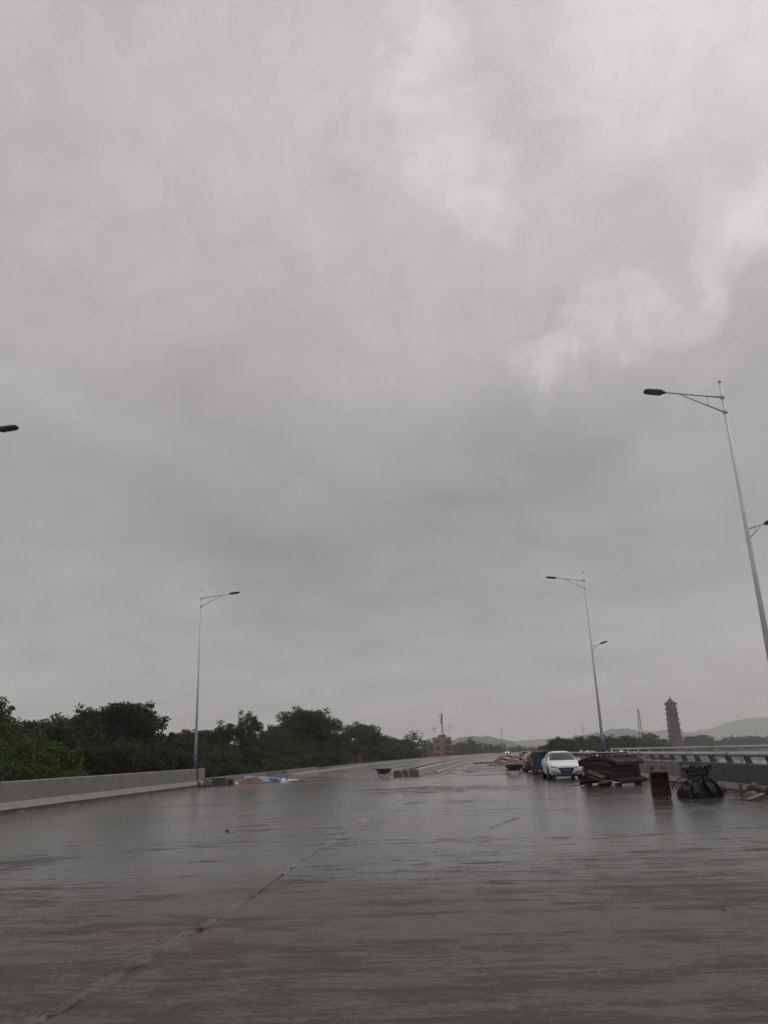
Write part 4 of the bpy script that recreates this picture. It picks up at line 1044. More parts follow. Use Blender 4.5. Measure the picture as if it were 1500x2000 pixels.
def sheet(name, corners, mat, label, cat, seed, n=34, amp=.10):
    C_ = [np.array(c, float) for c in corners]; rows = []
    u = np.linspace(0, 1, n); U, Vv = np.meshgrid(u, u)
    P = ((1 - U) * (1 - Vv))[..., None] * C_[0] + (U * (1 - Vv))[..., None] * C_[1] + (U * Vv)[..., None] * C_[2] + ((1 - U) * Vv)[..., None] * C_[3]
    P[..., 2] += amp * (fbm(U * 5, Vv * 5, seed) + .7 * np.abs(fbm(U * 9 + 3, Vv * 4, seed + 2)))
    P[..., 0] += .22 * fbm(U * 3, Vv * 3, seed + 7); P[..., 1] += .3 * fbm(U * 3 + 5, Vv * 3, seed + 8)
    idx = np.arange(n * n).reshape(n, n); Fq = np.stack([idx[:-1, :-1], idx[:-1, 1:], idx[1:, 1:], idx[1:, :-1]], -1).reshape(-1, 4)
    o = mesh_np(name, P.reshape(-1, 3), Fq, mat, smooth=True); m = o.modifiers.new('thick', 'SOLIDIFY'); m.thickness = .012
    tag(o, label, cat); return o
sheet('tarpaulin', [(-10.3, 57.2, .16), (-7.9, 57.4, .02), (-8.6, 60.6, .26), (-11.2, 60.6, .36)], MT['tarp_b'], 'crumpled light blue tarpaulin on the left rubble', 'tarpaulin', 3, amp=.12)
sheet('tarpaulin', [(-8.8, 57.9, .10), (-7.6, 58.0, .02), (-7.8, 60.8, .32), (-9.2, 60.4, .36)], MT['blue'], 'dark blue folded tarpaulin at right end of the light blue one', 'tarpaulin', 4, amp=.18)
sheet('plastic_sheet', [(-8.1, 57.9, .06), (-6.7, 57.6, .02), (-6.9, 58.7, .04), (-8.2, 59.4, .16)], MT['tarp_w'], 'white sheet lying right of the blue tarpaulin', 'sheet', 5, amp=.10)
mound('soil_heap', -6.2, 60.4, 2.6, 1.3, .14, MT['soil'], 'low muddy ridge right of the white sheet', 'soil heap', 9)

# ---------------------------------------------------------------- right heap: soil, sacks, beam; sheets on walkway
mound('soil_heap', 14.6, 97.5, 3.1, 3.4, 1.25, MT['soil'], 'red-brown soil heap with pale sacks left of the minivan', 'soil heap', 5)
for k, (dx, dy, zz, rz, lab) in enumerate(((-1.6, -2.2, .25, .3, 'pale sack at left foot of the red-brown heap'), (-1.1, -1.5, .62, -.3, 'pale sack halfway up the left side of the red-brown heap'), (.0, -1.9, .42, .2, 'pale sack in the middle of the red-brown heap'), (.5, -2.5, .16, -.1, 'pale sack at right foot of the red-brown heap'), (-.6, -.8, .95, .5, 'pale sack near the top of the red-brown heap'), (1.1, -2.1, .35, .9, 'pale sack on the right side of the red-brown heap'))):
    mb = MB(); rg = []
    for t in np.linspace(-1, 1, 9):
        w = max(.02, (1 - abs(t) ** 3) ** .5); rg.append([Vector((t * .48, math.cos(a) * .27 * w, math.sin(a) * .15 * w)) for a in [2 * math.pi * q / 10 for q in range(10)]])
    mb.loft(rg); o = mb.build('sack', MT['sack'], None, smooth=True); o.location = (14.6 + dx, 97.5 + dy, zz); o.rotation_euler = (.1, .15, rz); tag(o, lab, 'sack', 'pale sacks on the red-brown heap')
mb = MB(); mb.box((0, 0, .12), (5.2, .35, .22)); o = mb.build('concrete_beam', MT['pale'], None, bevel=.02); o.location = (13.3, 92.2, -.09); o.rotation_euler = (0, 0, R(-8)); tag(o, 'long pale concrete beam in front of the red-brown heap', 'beam')
mb = MB(); mb.box((0, 0, .10), (3.0, .4, .18)); o = mb.build('concrete_beam', MT['ledge_d'], None, bevel=.02); o.location = (12.6, 112, -.09); o.rotation_euler = (0, 0, R(-12)); tag(o, 'grey beam on the road farther left than the pale beam', 'beam')
sheet('plastic_sheet', [(16.2, 62, .95), (17.4, 61.5, .5), (18.2, 74, .5), (17.0, 74, 1.15)], MT['tarp_w'], 'white sheeting heaped on the walkway left of the far lamp', 'sheet', 11, amp=.5)
sheet('plastic_sheet', [(15.2, 52.5, 1.15), (16.6, 52.5, .4), (17.1, 58.5, .4), (15.6, 58.5, 1.15)], MT['tarp_w'], 'white sheeting heaped on the walkway right of the far lamp', 'sheet', 12, amp=.5)

# ---------------------------------------------------------------- buildings
def window(root, x, y, z, w, h, glass, trim):
    f = MB()
    f.box((x, y, z + h / 2 + .06), (w + .24, .14, .12)); f.box((x, y, z - h / 2 - .06), (w + .34, .20, .12))
    for sx in (-1, 1): f.box((x + sx * (w / 2 + .06), y, z), (.12, .14, h))
    f.box((x, y, z), (.07, .10, h)); fo = f.build('window', trim, root)
    g_ = MB(); g_.box((x, y + .06, z), (w, .05, h)); g_.build('pane', glass, fo)
ob = empty('orange_house', (20.3, 400, -7), -.05); tag(ob, 'orange three-storey block with antennas on its flat roof', 'building')
TOP = 15.75
def wall_with_holes(mb, x0, x1, z0, z1, y, t, holes):
    """front wall cut around rectangular holes, as butted blocks"""
    zs = sorted({z0, z1} | {h[2] for h in holes} | {h[3] for h in holes})
    for za, zb in zip(zs[:-1], zs[1:]):
        xs_ = [(x0, x1)]
        for hx0, hx1, hz0, hz1 in holes:
            if hz0 <= za and zb <= hz1:
                nx = []
                for a, b in xs_:
                    if hx1 <= a or hx0 >= b: nx.append((a, b)); continue
                    if a < hx0: nx.append((a, hx0))
                    if b > hx1: nx.append((hx1, b))
                xs_ = nx
        for a, b in xs_: mb.box(((a + b) / 2, y + t / 2, (za + zb) / 2), (b - a, t, zb - za))
holes = []
for zc in (13.6, 10.5, 7.6, 4.6): holes.append((1.3, 3.1, zc - .75, zc + .75))
for zc in (13.4, 10.3, 7.2, 4.1): holes.append((5.8, 8.7, zc - 1.15, zc + 1.05))
mb = MB(); wall_with_holes(mb, 0, 9.2, 0, TOP, 0, .3, holes)
mb.box((.15, 4.3, TOP / 2), (.3, 8.0, TOP)); mb.box((9.05, 4.3, TOP / 2), (.3, 8.0, TOP)); mb.box((4.6, 8.3, TOP / 2), (8.6, .3, TOP)); mb.build('wall', MT['tile_o'], ob)
mb = MB(); mb.box((4.6, 4.3, TOP - .35), (8.55, 7.6, .2)); rf = mb.build('roof', MT['roof_g'], ob)
mb = MB(); mb.box((4.6, 5.0, TOP + .5), (4.0, 3.0, 1.5)); mb.build('stair_head', MT['roof_r'], rf)
for zc in (13.6, 10.5, 7.6, 4.6): window(ob, 2.2, .10, zc, 1.8, 1.5, MT['glass_w'], MT['tile_p'])
for zc in (13.4, 10.3, 7.2, 4.1):
    mb = MB(); mb.box((7.25, 1.2, zc), (2.8, .08, 2.1)); mb.build('balcony_window', MT['bluewin'], ob)
    mb = MB(); mb.box((7.4, -.35, zc - 1.45), (3.5, 1.1, .22)); sl = mb.build('balcony', MT['tile_p'], ob)
    mb = MB()
    for k in range(8): mb.box((5.8 + k * .46, -.85, zc - .9), (.05, .05, .9))
    mb.box((7.4, -.85, zc - .42), (3.4, .06, .06)); mb.build('balustrade', MT['mast'], sl)

def lattice(name, base_c, H, w0, w1, lean, mat, label, cat, nseg=9, bar=.06):
    t = empty(name, base_c); tag(t, label, cat)
    def cn(k, f): w = w0 * (1 - f) + w1 * f; sx, sy = ((-1, -1), (1, -1), (1, 1), (-1, 1))[k % 4]; return Vector((sx * w / 2 + lean[0] * f, sy * w / 2 + lean[1] * f, H * f))
    for k in range(4): mb = MB(); mb.tube([cn(k, 0), cn(k, 1)], bar, 5); mb.build('leg', mat, t)
    mb = MB()
    for i in range(nseg):
        f0, f1 = i / nseg, (i + 1) / nseg
        for k in range(4): mb.tube([cn(k, f0), cn(k + 1, f1)], bar * .55, 4); mb.tube([cn(k, f1), cn(k + 1, f1)], bar * .5, 4)
    mb.build('bracing', mat, t); return t
am = lattice('antenna_mast', (25.6, 404.5, 8.55), 9.2, 1.0, .35, (0, 0), MT['mast'], 'tall antenna mast on the roof of the orange building', 'antenna mast', 8, .10)
mb = MB(); mb.tube([(0, 0, 9.1), (0, 0, 12.3)], .14, 8); mb.build('top_pole', MT['mast'], am)
for k, (a, z) in enumerate(((0, 10.6), (2.1, 10.9), (4.2, 10.5), (1, 9.2), (3.3, 8.9))):
    mb = MB(); mb.box((math.cos(a) * .42, math.sin(a) * .42, z), (.32, .22, 1.9)); mb.tube([(0, 0, z), (math.cos(a) * .42, math.sin(a) * .42, z)], .05, 5); mb.build('antenna_panel', MT['mast'], am)
mb = MB(); mb.lathe([(.05, -.2), (.55, 0), (.55, .06)], 14, (-.45, -.3, 7.4), 'Y'); mb.build('dish', MT['mast'], am)
mb = MB(); mb.tube([(-.9, -.2, 9.0), (-1.5, -.2, 11.8)], .05, 5); mb.tube([(-.2, -.2, 9.0), (-.9, -.2, 9.1)], .05, 5); mb.box((-1.35, -.2, 11.2), (.22, .2, 1.3)); mb.build('side_antenna', MT['mast'], am)
for k, (x, lab) in enumerate(((20.7, 'thin antenna pole at the left corner of the orange building roof'), (21.7, 'second thin antenna pole from left on the orange building roof'), (29.0, 'curved antenna pole at the right corner of the orange building roof'))):
    t = empty('roof_antenna', (x, 401.2, 8.70)); tag(t, lab, 'antenna')
    mb = MB(); mb.tube([(0, 0, 0), (-.05, 0, 3.4), (.12, 0, 4.6 + .4 * k)], .08, 6); mb.build('pole', MT['mast'], t)
    mb = MB(); mb.box((.16, 0, 4.2 + .4 * k), (.30, .22, 1.5)); mb.build('antenna_panel', MT['mast'], t)

def shed(x, y, w, d, h, roofh, wallm, roofm, label, rz=0, wins=2, z0=-7.0):
    t = empty('farm_house', (x, y, z0), rz); tag(t, label, 'house')
    hl = []
    for k in range(wins):
        wx = w * (k + .5) / wins
        for zc in ([h - 1.6] + ([h - 4.6] if h > 7 else [])): hl.append((wx - .7, wx + .7, zc - .7, zc + .7))
    mb = MB(); wall_with_holes(mb, 0, w, 0, h, 0, .25, hl); mb.box((.125, d / 2 + .12, h / 2), (.25, d - .25, h)); mb.box((w - .125, d / 2 + .12, h / 2), (.25, d - .25, h)); mb.box((w / 2, d, h / 2), (w - .5, .25, h)); mb.build('wall', wallm, t)
    for a, b, c, e in hl: window(t, (a + b) / 2, .08, (c + e) / 2, 1.4, 1.4, MT['glass_w'], MT['tile_p'])
    if roofh > 0:
        mb = MB(); mb.prism([(-.5, 0), (w + .5, 0), (w + .5, .14), (w / 2, roofh + .14), (-.5, .14)], -(d + 1.0), (0, -.5, h + .003)); mb.build('roof', roofm, t)
    else:
        mb = MB(); mb.box((w / 2, d / 2, h + .10), (w + .5, d + .5, .2)); mb.build('roof', roofm, t)
    return t
shed(14.2, 396, 5.6, 7, 9.2, 1.2, MT['brickwall'], MT['roof_r'], 'low house with red tiled roof joined to the orange building', 0, 2)
shed(5.5, 380, 8.0, 8, 10.0, 0, MT['yellowwall'], MT['roof_g'], 'dull yellow flat-roofed house left of red-roofed house', 0, 3)
shed(7.4, 360, 12.5, 7, 6.4, 0, MT['brickwall'], MT['roof_g'], 'long low grey shed in front of the yellow house', 0, 4)
gh = empty('gabled_house', (-10.3, 150, -7), .06); tag(gh, 'small gabled house with orange trim beyond the low edge wall', 'house')
mb = MB(); mb.prism([(0, 0), (3.4, 0), (3.4, 8.0), (1.7, 9.1), (0, 8.0)], -8, (0, 0, 0)); mb.build('wall', MT['brickwall'], gh)
for sx, (a, b) in ((0, ((-.35, 7.85), (1.7, 9.2))), (1, ((1.7, 9.2), (3.75, 7.85)))):
    mb = MB(); mb.prism([(a[0], a[1]), (b[0], b[1]), (b[0], b[1] + .28), (a[0], a[1] + .28)], -8.6, (0, -.3, .01)); mb.build('roof_slope', MT['roof_r'], gh)
    mb = MB(); mb.prism([(a[0], a[1] - .05), (b[0], b[1] - .05), (b[0], b[1] + .30), (a[0], a[1] + .30)], .12, (0, -.31, .01)); mb.build('barge_board', MT['brickred'], gh)
mb = MB(); mb.box((4.2, 2, 4.35), (.9, 1.2, 8.7)); mb.build('chimney_block', MT['brickred'], gh)
window(gh, 1.7, -.06, 7.0, 1.0, 1.0, MT['glass_w'], MT['tile_p'])

# ---------------------------------------------------------------- pagoda
pg = empty('pagoda', (211.4, 600, -7), R(11)); tag(pg, 'seven-tiered grey pagoda with upturned eaves on the far river bank', 'pagoda')
ez = [13.9, 18.2, 22.4, 26.3, 30.4, 33.8, 37.4]             # eave heights above the bank
bw = [4.75, 4.6, 4.45, 4.3, 4.15, 4.0, 3.85]                # body radius per tier
zprev = 0
def octo(r, z, off=math.pi / 8, lift=0.0, n=8): return [Vector((r * math.cos(off + 2 * math.pi * k / n), r * math.sin(off + 2 * math.pi * k / n), z)) for k in range(n)]
for k in range(7):
    mb = MB(); mb.loft([octo(bw[k], zprev), octo(bw[k] * .97, ez[k] - .1)]); tb = mb.build('tier', MT['pagoda'], pg)
    mb = MB()
    for q in range(4):                                       # corbelled courses under the eave
        mb.loft([octo(bw[k] + .12 + q * .17, ez[k] - .75 + q * .16), octo(bw[k] + .12 + q * .17, ez[k] - .62 + q * .16)])
    mb.build('corbel', MT['pagoda'], tb)
    mb = MB(); e = bw[k] + 1.0; n = 16; rings = []
    for r_, z_, l_ in ((bw[k] * .9, ez[k] - .12, 0), (e, ez[k] - .02, .28), (e, ez[k] + .12, .28), (bw[k] * .92, ez[k] + .62, 0)):
        ring = []
        for j in range(16):
            corner = (j % 2 == 0); a = math.pi / 8 + 2 * math.pi * j / 16
            rr_ = r_ if corner else r_ * math.cos(math.pi / 8); ring.append(Vector((rr_ * math.cos(a), rr_ * math.sin(a), z_ + (l_ if corner else 0))))
        rings.append(ring)
    if k < 6: mb.loft(rings); mb.build('eave', MT['pagoda_e'], tb)
    zc = (max(zprev, 8.5) + ez[k]) / 2 - .15
    for j in range(8):
        a = 2 * math.pi * j / 8; rad_ = bw[k] * .985 * math.cos(math.pi / 8)
        nrm = Vector((math.cos(a), math.sin(a), 0)); tan = Vector((-math.sin(a), math.cos(a), 0))
        big = (j + k) % 2 == 0
        w_, h_ = (.55, 1.0) if big else (.32, .55)
        if k == 0: w_, h_ = (.8, 1.7) if j % 2 == 0 else (.3, .5)
        c = nrm * (rad_ + .0) + Vector((0, 0, zc))
        poly = [c + tan * (x * w_) + Vector((0, 0, z * h_)) for x, z in ((-1, -1), (1, -1), (1, .4), (.6, .85), (0, 1), (-.6, .85), (-1, .4))]
        mb = MB(); mb.loft([[p - nrm * .2 for p in poly], [p + nrm * .05 for p in poly]]); mb.build('opening', MT['pagoda_red'] if (k == 0 and j == 6) else MT['dark'], tb)
    zprev = ez[k] + .35
mb = MB(); rings = []
for r_, z_, l_ in ((3.4, 37.3, 0), (5.0, 37.35, .75), (5.0, 37.5, .75), (3.9, 38.1, .2), (2.6, 39.2, 0), (1.4, 40.5, 0), (.6, 41.6, 0), (.25, 42.1, 0)):
    rings.append([Vector((r_ * (1 if j % 2 == 0 else math.cos(math.pi / 8)) * math.cos(math.pi / 8 + 2 * math.pi * j / 16), r_ * (1 if j % 2 == 0 else math.cos(math.pi / 8)) * math.sin(math.pi / 8 + 2 * math.pi * j / 16), z_ + (l_ if j % 2 == 0 else 0))) for j in range(16)])
mb.loft(rings); mb.build('roof', MT['pagoda_e'], pg)
mb = MB(); mb.lathe([(.3, 42.0), (.45, 42.3), (.25, 42.6), (.35, 42.9), (.1, 43.3), (.04, 44.3)], 10); mb.build('spire', MT['pagoda_e'], pg)
mb = MB(); mb.loft([octo(7.6, -1.5), octo(7.4, 7.4)]); mb.loft([octo(8.0, 7.4), octo(8.0, 7.8)]); mb.build('terrace', MT['pagoda'], pg)

lattice('lattice_mast', (154.7, 500, -7), 30.2, 3.6, .5, (.6, 0), MT['mast'], 'thin leaning lattice mast left of the pagoda', 'lattice mast', 12, .10)
for x, y, z0, H, lab in ((350, 2550, 10, 64, 'faint power pylon above the end of the road'), (608, 2550, 34, 37, 'faint power pylon on the flat-topped hill'), (1808, 4165, 100, 42, 'faint pylon on the crest of the large misty hill')):
    t = lattice('power_pylon', (x, y, z0), H, 8, 1.5, (0, 0), MT['mast'], lab, 'pylon', 8, .30)
    mb = MB()
    for f in (.72, .84, .95): mb.tube([(-4.5 * (1.25 - f * .5), 0, H * f), (4.5 * (1.25 - f * .5), 0, H * f)], .16, 4)
    mb.build('cross_arm', MT['mast'], t)

# ---------------------------------------------------------------- trees
def leaves(centers, radii, counts, size, rng, flat=.75, hue_c=None, droop=0.0):
    """diamond leaves in clumps: returns V, F, hue"""
    C_ = np.repeat(centers, counts, 0); Rr = np.repeat(radii, counts)
    n = len(C_)
    d = rng.normal(size=(n, 3)); d /= np.linalg.norm(d, axis=1)[:, None]
    rad = Rr * rng.random(n) ** .42
    P = C_ + d * rad[:, None] * np.array([1, 1, flat])
    P[:, 2] -= droop * rng.random(n) * Rr
    nrm = d * .7 + rng.normal(size=(n, 3)) * .7 + np.array([0, 0, .55]); nrm /= np.linalg.norm(nrm, axis=1)[:, None]
    a = np.cross(nrm, rng.normal(size=(n, 3))); a /= np.linalg.norm(a, axis=1)[:, None]
    if droop:
        a = a * .5 + np.array([0, 0, -1.0]) * .8; a /= np.linalg.norm(a, axis=1)[:, None]
    b = np.cross(nrm, a); b /= np.maximum(np.linalg.norm(b, axis=1)[:, None], 1e-6)
    s = size * rng.uniform(.6, 1.35, n)[:, None]
    V = np.stack([P - a * s * .5, P + b * s * .27, P + a * s * .5, P - b * s * .27], 1).reshape(-1, 3)
    Fq = np.arange(4 * n).reshape(n, 4)
    hc = rng.random(len(centers)) if hue_c is None else hue_c
    hue = np.clip(np.repeat(hc, counts) * .7 + rng.random(n) * .35, 0, 1)
    return V, Fq, np.repeat(hue, 4)

def tree_proto(kind, seed):
    """crown 14 m tall, 5 m radius"""
    rng = np.random.default_rng(seed); H, Rc = 14.0, 5.0
    trunk = MB(); limbs = []
    if kind == 'feathery':
        cs, rs, ct = [], [], []
        for k in range(34):
            a = rng.uniform(0, 6.28); lean = rng.uniform(.15, 1.0); h = H * rng.uniform(.72, 1.0) * (1 - .18 * lean)
            base_ = Vector((math.cos(a) * .5 * rng.random(), math.sin(a) * .5 * rng.random(), 0))
            pts = []
            for t in np.linspace(0, 1, 9):
                out = lean * Rc * (.25 * t + .75 * t ** 3); pts.append(base_ + Vector((math.cos(a) * out, math.sin(a) * out, h * (t - .16 * lean * t ** 4))))
            trunk.tube(pts, [.06 - .05 * t for t in np.linspace(0, 1, 9)], 4)
            for t in np.linspace(.18, 1.0, 11):
                i = t * 8; j = min(int(i), 7); p = pts[j].lerp(pts[j + 1], i - j)
                cs.append(tuple(p)); rs.append(.75 * (1.15 - .45 * t)); ct.append(34)
        V, Fq, hue = leaves(np.array(cs), np.array(rs), (np.array(ct) * 1.4).astype(int), .38, rng, .8, None, .5)
    else:
        dense = kind.startswith('round'); nc = 130 if dense else 84
        th = H * (.62 if dense else .8)
        tp = [Vector((.25 * math.sin(t * 3 + seed) * t, .25 * math.cos(t * 2.3 + seed) * t, th * t)) for t in np.linspace(0, 1, 8)]
        trunk.tube(tp, [.30 * (1 - .75 * t) + .03 for t in np.linspace(0, 1, 8)], 8)
        cs, rs, ct = [], [], []
        for k in range(nc):
            u = rng.random()
            zf = .08 + .88 * u if dense else .30 + .66 * u
            env = math.sin(math.pi * min(1, (zf + .22) / 1.26)) ** .6 if dense else (math.sin(math.pi * min(1, (zf - .22) / .82)) ** .8)
            a = rng.uniform(0, 6.28); rr_ = Rc * env * rng.random() ** .5 * (.92 + .16 * rng.random())
            if not dense: rr_ *= rng.uniform(.55, .95)
            zc = H * zf - (.6 if dense else .3)
            c = (math.cos(a) * rr_, math.sin(a) * rr_, zc); cs.append(c)
            r_ = rng.uniform(.75, 1.5) if dense else rng.uniform(.5, 1.1); rs.append(r_); ct.append(int(190 * r_ ** 2 / 1.2) if dense else int(150 * r_ ** 2 / .8))
            if k % 2 == 0 or not dense:
                i = min(6, max(1, int(zc / th * 6 * rng.uniform(.5, .85)))); p0 = tp[i]; p1 = Vector(c); mid = p0.lerp(p1, .5) + Vector((0, 0, -.3 + .5 * rng.random()))
                trunk.tube([p0, mid, p1], [.10, .06, .02], 5)
        # stray sprigs break up the outline
        for k in range(46 if dense else 30):
            j = int(rng.integers(len(cs))); c = np.array(cs[j]); d = c - np.array([0, 0, H * .5]); d /= np.linalg.norm(d) + 1e-6
            d = d + rng.normal(size=3) * .35; cs.append(tuple(c + d * rs[j] * rng.uniform(.55, .9))); rs.append(rng.uniform(.4, .75)); ct.append(34)
        V, Fq, hue = leaves(np.array(cs), np.array(rs), (np.array(ct) * (1.9 if dense else 1.6)).astype(int), .29 if dense else .29, rng)
    root = empty(kind + '_tree')
    crown = mesh_np('crown', V, Fq, MT['leaf'], root, hue)
    trunk.build('trunk', MT['bark'], root)
    return root
protos = {k: tree_proto(k, s) for k, s in (('round', 3), ('round2', 8), ('airy', 5), ('airy2', 12), ('feathery', 7))}
used = set()
NAMES = {'round': 'leafy_tree', 'round2': 'leafy_tree', 'airy': 'tall_tree', 'airy2': 'tall_tree', 'feathery': 'bamboo_clump'}
def put_tree(x, y, h, r, kind, hue, label, i):
    if kind not in used: o = protos[kind]; used.add(kind)
    else: o = copy_tree(protos[kind])
    o.name = NAMES[kind]
    o.location = (x, y, -7.05); o.scale = (r / 5.0, r / 5.0 * (1.0 if i % 2 else .93), h / 14.0); o.rotation_euler = (0, 0, i * 2.399)
    for c in o.children:
        c.color = (hue, 0, 0, 1)
        c.name = 'crown' if c.name.startswith('crown') else 'trunk'
    left = x < 16 and y < 260
    if label is None:
        label = 'dark green tree lost in the dense bank of trees left of bridge' if left else 'green tree within the wood on the right bank below flat-topped hill'
    tag(o, label, 'bamboo' if kind == 'feathery' else 'tree', 'trees left of the bridge' if left else 'trees on the right bank')
TREES = [
(-29.5, 58.0, 14.1, 4.1, 'airy', 0.90, 'tall airy light green tree at the far left edge of the picture'),
(-34.0, 78.0, 13.7, 5.6, 'round', 0.50, 'rounded dark green tree right of the airy light green tree'),
(-42.9, 92.0, 14.2, 6.1, 'round2', 0.40, None),
(-38.2, 96.0, 14.9, 4.9, 'airy2', 0.40, 'slim dark tree at the left shoulder of the dark dome of trees'),
(-32.7, 90.0, 15.5, 6.1, 'round', 0.20, 'left crown of the dark dome of trees behind the grey wall'),
(-28.0, 84.0, 15.3, 6.1, 'round2', 0.20, 'highest crown of the dark dome of trees behind the grey wall'),
(-26.3, 88.0, 13.8, 5.9, 'feathery', 0.30, 'feathery drooping bamboo clump right of the dark dome of trees'),
(-33.5, 128.0, 13.7, 7.3, 'round', 0.30, 'low dark tree just left of the nearer blue-based lamp pole on the left'),
(-27.8, 120.0, 13.5, 6.1, 'round2', 0.40, 'low dark tree just right of the left lamp pole'),
(-22.9, 112.0, 13.8, 5.1, 'airy2', 0.40, 'ragged tree between left lamp pole and the thin tall tree'),
(-20.4, 114.0, 15.7, 3.9, 'airy', 0.40, 'thin tall tree with see-through crown left of the broad dark crown'),
(-19.5, 128.0, 13.4, 5.6, 'round', 0.40, 'low tree in the dip between thin tall tree and broad crown'),
(-17.8, 134.0, 14.5, 5.9, 'round2', 0.35, 'left lobe tree beside the broad dark crown'),
(-14.8, 138.0, 17.3, 7.6, 'round', 0.35, 'broad dark rounded tree, largest crown right of left lamp pole'),
(-12.6, 150.0, 15.0, 6.1, 'airy2', 0.35, 'loose tree on right flank of the broad dark crown'),
(-10.3, 165.0, 12.0, 6.1, 'round2', 0.30, 'small tree behind the orange gabled house'),
(-7.9, 195.0, 16.6, 7.9, 'round', 0.30, 'dark pointed tree standing behind the orange gabled house'),
(-3.7, 210.0, 13.7, 7.3, 'round2', 0.30, 'dark tree left of the low farm buildings'),
(1.9, 240.0, 13.6, 8.5, 'round', 0.30, 'dark tree just left of the yellowish low building'),
(-22.6, 47.0, 10.4, 3.4, 'round2', 0.95, 'yellow-green bushy tree close behind the wall, leftmost'),
(-20.8, 46.0, 10.6, 3.2, 'round', 1.00, 'bright yellow-green bushy tree close behind the wall'),
(-20.3, 48.0, 10.1, 3.2, 'round2', 0.90, 'yellow-green bushy tree close behind the wall, rightmost'),
(-18.0, 45.0, 8.8, 2.2, 'round', 1.00, 'small bright green bush showing just above the wall'),
(-21.2, 43.0, 9.4, 3.0, 'round', 0.70, None),
(-20.1, 44.0, 9.0, 2.7, 'round2', 0.80, None),
(-19.0, 44.0, 8.8, 2.4, 'round', 0.80, None),
(-24.8, 66.0, 10.4, 4.4, 'round2', 0.20, None),
(-23.6, 68.0, 10.8, 4.9, 'round', 0.15, None),
(-21.4, 68.0, 10.3, 4.6, 'round2', 0.15, None),
(-20.9, 74.0, 10.1, 4.9, 'round', 0.20, None),
(-17.6, 52.0, 8.1, 2.2, 'round', 0.60, 'low green bush peeping over the wall below the dark dome of trees'),
(-21.2, 84.0, 9.5, 4.9, 'round2', 0.25, None),
(-19.5, 88.0, 9.9, 5.1, 'round', 0.30, None),
(-18.5, 96.0, 10.3, 5.1, 'round2', 0.30, None),
(-17.0, 104.0, 10.0, 5.4, 'round', 0.30, None),
(-15.5, 112.0, 10.7, 5.5, 'round2', 0.30, None),
(-13.3, 118.0, 10.7, 5.4, 'round', 0.25, None),
(-11.1, 128.0, 9.8, 5.4, 'round2', 0.25, None),
(-16.2, 78.0, 8.5, 3.7, 'round2', 0.30, None),
(-14.9, 88.0, 8.2, 3.7, 'round', 0.30, None),
(-12.9, 98.0, 8.1, 3.7, 'round2', 0.25, None),
(-12.8, 175.0, 8.8, 4.9, 'round', 0.30, None),
(-5.8, 176.0, 10.7, 6.1, 'round2', 0.25, None),
(-2.0, 190.0, 10.7, 6.1, 'round', 0.25, None),
(3.5, 235.0, 10.6, 6.1, 'round2', 0.25, None),
(-24.6, 105.0, 11.2, 5.5, 'round', 0.25, None),
(-27.3, 100.0, 11.5, 5.5, 'round2', 0.25, None),
(-34.9, 84.0, 12.5, 5.5, 'round', 0.30, None),
(-34.8, 90.0, 13.0, 5.5, 'round2', 0.30, None),
(-37.7, 84.0, 12.9, 5.5, 'round', 0.40, None),
(44.8, 215.0, 11.7, 6.3, 'round', 0.30, 'large dark tree behind the white sedan'),
(43.8, 225.0, 9.9, 5.5, 'round2', 0.30, 'smaller dark tree left of the large tree behind the white sedan'),
(49.3, 220.0, 9.7, 5.5, 'round', 0.35, 'dark tree on the right flank of the large tree behind the white sedan'),
(71.3, 290.0, 10.7, 6.1, 'round2', 0.50, None),
(72.9, 280.0, 10.0, 6.1, 'round', 0.50, None),
(83.9, 300.0, 10.6, 6.1, 'round2', 0.50, None),
(97.2, 330.0, 11.4, 6.7, 'airy2', 0.45, None),
(128.4, 400.0, 14.9, 7.9, 'airy', 0.45, 'loose flat-topped tree beside the thin lattice mast'),
(136.9, 410.0, 11.6, 6.7, 'round2', 0.45, None),
(119.0, 390.0, 11.3, 6.7, 'round', 0.45, None),
(260.7, 700.0, 15.3, 11.0, 'round', 0.30, 'dark tree just right of the pagoda'),
(278.4, 720.0, 16.0, 11.0, 'round2', 0.30, 'second dark tree right of the pagoda'),
(314.3, 740.0, 15.7, 12.2, 'feathery', 0.30, 'bushy bamboo clump on the far river bank right of the pagoda'),
(343.7, 760.0, 13.3, 9.8, 'airy2', 0.30, 'lone taller tree on the far river bank near right edge'),
]
for i, tr_ in enumerate(TREES): put_tree(*tr_, i)

# woods too far off to tell the trees apart: one mass each
def far_wood(pts, label, seed, size=.75):
    rng = np.random.default_rng(seed); Vs, Fs, Hs = [], [], []; off = 0
    for (x, y, h, r) in pts:
        nc = 16; zf = rng.uniform(.12, .95, nc); a = rng.uniform(0, 6.28, nc)
        env = np.sin(np.pi * np.clip((zf - .02) / 1.02, 0, 1)) ** .5; rr_ = r * env * rng.random(nc) ** .5
        C_ = np.stack([x + np.cos(a) * rr_, y + np.sin(a) * rr_, -7 + h * zf], 1)
        V, Fq, hue = leaves(C_, r * rng.uniform(.25, .45, nc), np.full(nc, 34), size, rng, .8, np.clip(rng.normal(.4, .15, nc) + rng.normal(0, .2), 0, 1))
        Vs.append(V); Fs.append(Fq + off); Hs.append(hue); off += len(V)
    o = mesh_np('wood', np.concatenate(Vs), np.concatenate(Fs), MT['leaf_far'], None, np.concatenate(Hs)); tag(o, label, 'wood', None, 'stuff')
rng = np.random.default_rng(21)
def left_edge(y): return base(y) + LE - 8
P_ = []
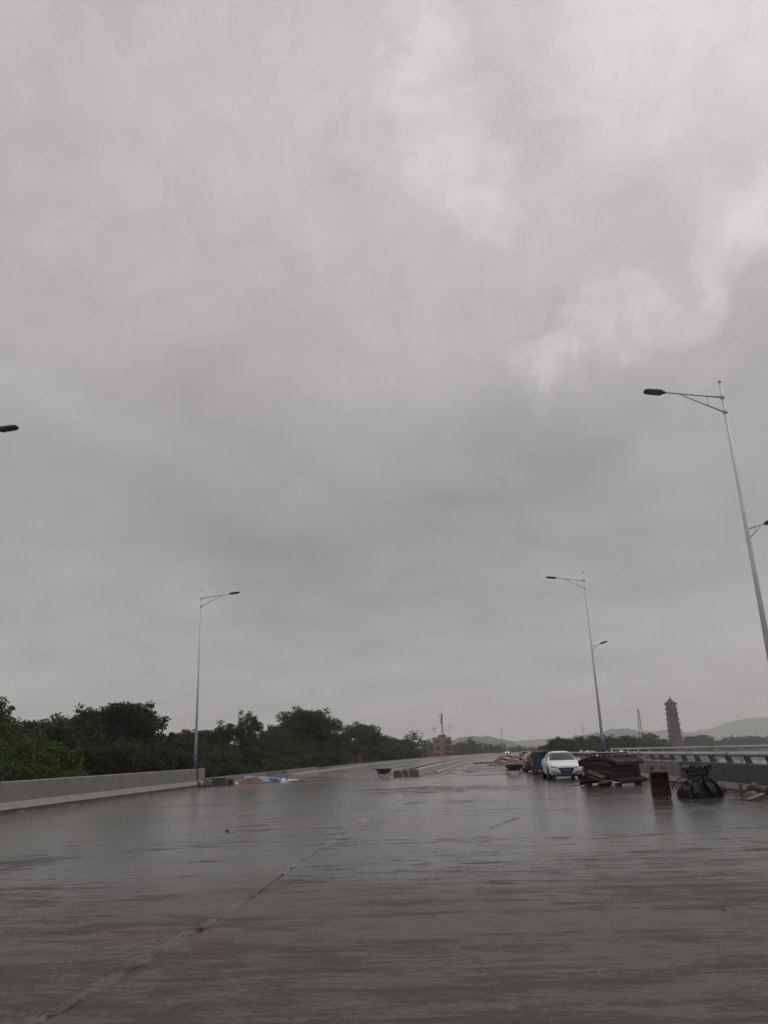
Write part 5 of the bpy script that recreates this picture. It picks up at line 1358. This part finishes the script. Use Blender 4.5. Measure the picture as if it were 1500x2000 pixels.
for y in np.linspace(270, 620, 60):                         # left of the far road, behind the orange building
    for k in range(3):
        d = rng.uniform(4, 60); x = left_edge(y) - d
        if y < 425 and 0 < x < 36 and y > 340: continue
        P_.append((x, y + rng.uniform(-5, 5), (15.8 - max(0, (y - 440)) * .020) * rng.uniform(.82, 1.05), rng.uniform(3.5, 6)))
far_wood(P_, 'dark wood along the left of the far road', 1)
P_ = []
for y in np.linspace(600, 1000, 40):
    for k in range(3): P_.append((base(min(y, 640)) + (y - 640) * .02 + rng.uniform(-60, 70) , y, rng.uniform(7, 11), rng.uniform(4, 7)))
far_wood(P_, 'low hazy wood at the vanishing end of the road', 2, 1.0)
P_ = []
for k in range(150):                                        # right bank, from the big tree to the pagoda
    y = rng.uniform(250, 440); az = rng.uniform(.235, .345); x = az * y
    if x > 24 + (y - 110) * .30 - 3: x -= 12
    P_.append((x, y, rng.uniform(10, 13.2) * (1 - (.10 if az < .26 else 0)), rng.uniform(3, 5)))
far_wood(P_, 'green wood on right bank between white sedan and pagoda', 3)
P_ = []
for k in range(170):
    x = rng.uniform(150, 520); y = 590 + 1.35 * max(0, x - 200) + rng.uniform(4, 60)
    if 198 < x < 226 and y < 640: continue
    P_.append((x, y, rng.uniform(9, 13.5) * (1 + max(0, y - 700) / 2600), rng.uniform(4, 7)))
far_wood(P_, 'hazy belt of trees on the far river bank', 4, 1.0)
P_ = []
for k in range(150):                                        # behind the near trees on the left
    y = rng.uniform(110, 330); az = rng.uniform(-.62, -.02); P_.append((az * y - (6 if az > -.12 else 0), y, rng.uniform(10, 13.0), rng.uniform(4, 6)))
P_ = [p for p in P_ if p[0] < left_edge(p[1]) - 4]
far_wood(P_, 'dim wood closing the gaps behind the left trees', 5, .6)

# ---------------------------------------------------------------- rain haze
hz = MB(); hz.box((0, 2450, 93), (10100, 6000, 218)); hz_o = hz.build('haze', MT['dark']); hz_o.data.materials.clear()
hm_ = bpy.data.materials.new('rain_haze'); hm_.use_nodes = True; t_ = hm_.node_tree; t_.nodes.clear()
o_ = t_.nodes.new('ShaderNodeOutputMaterial'); v_ = t_.nodes.new('ShaderNodeVolumePrincipled')
v_.inputs['Color'].default_value = (.99, .99, .97, 1); v_.inputs['Density'].default_value = .00031; v_.inputs['Anisotropy'].default_value = .15
t_.links.new(v_.outputs[0], o_.inputs['Volume']); hz_o.data.materials.append(hm_)
tag(hz_o, 'thin rain haze over the whole place', None, None, 'stuff')
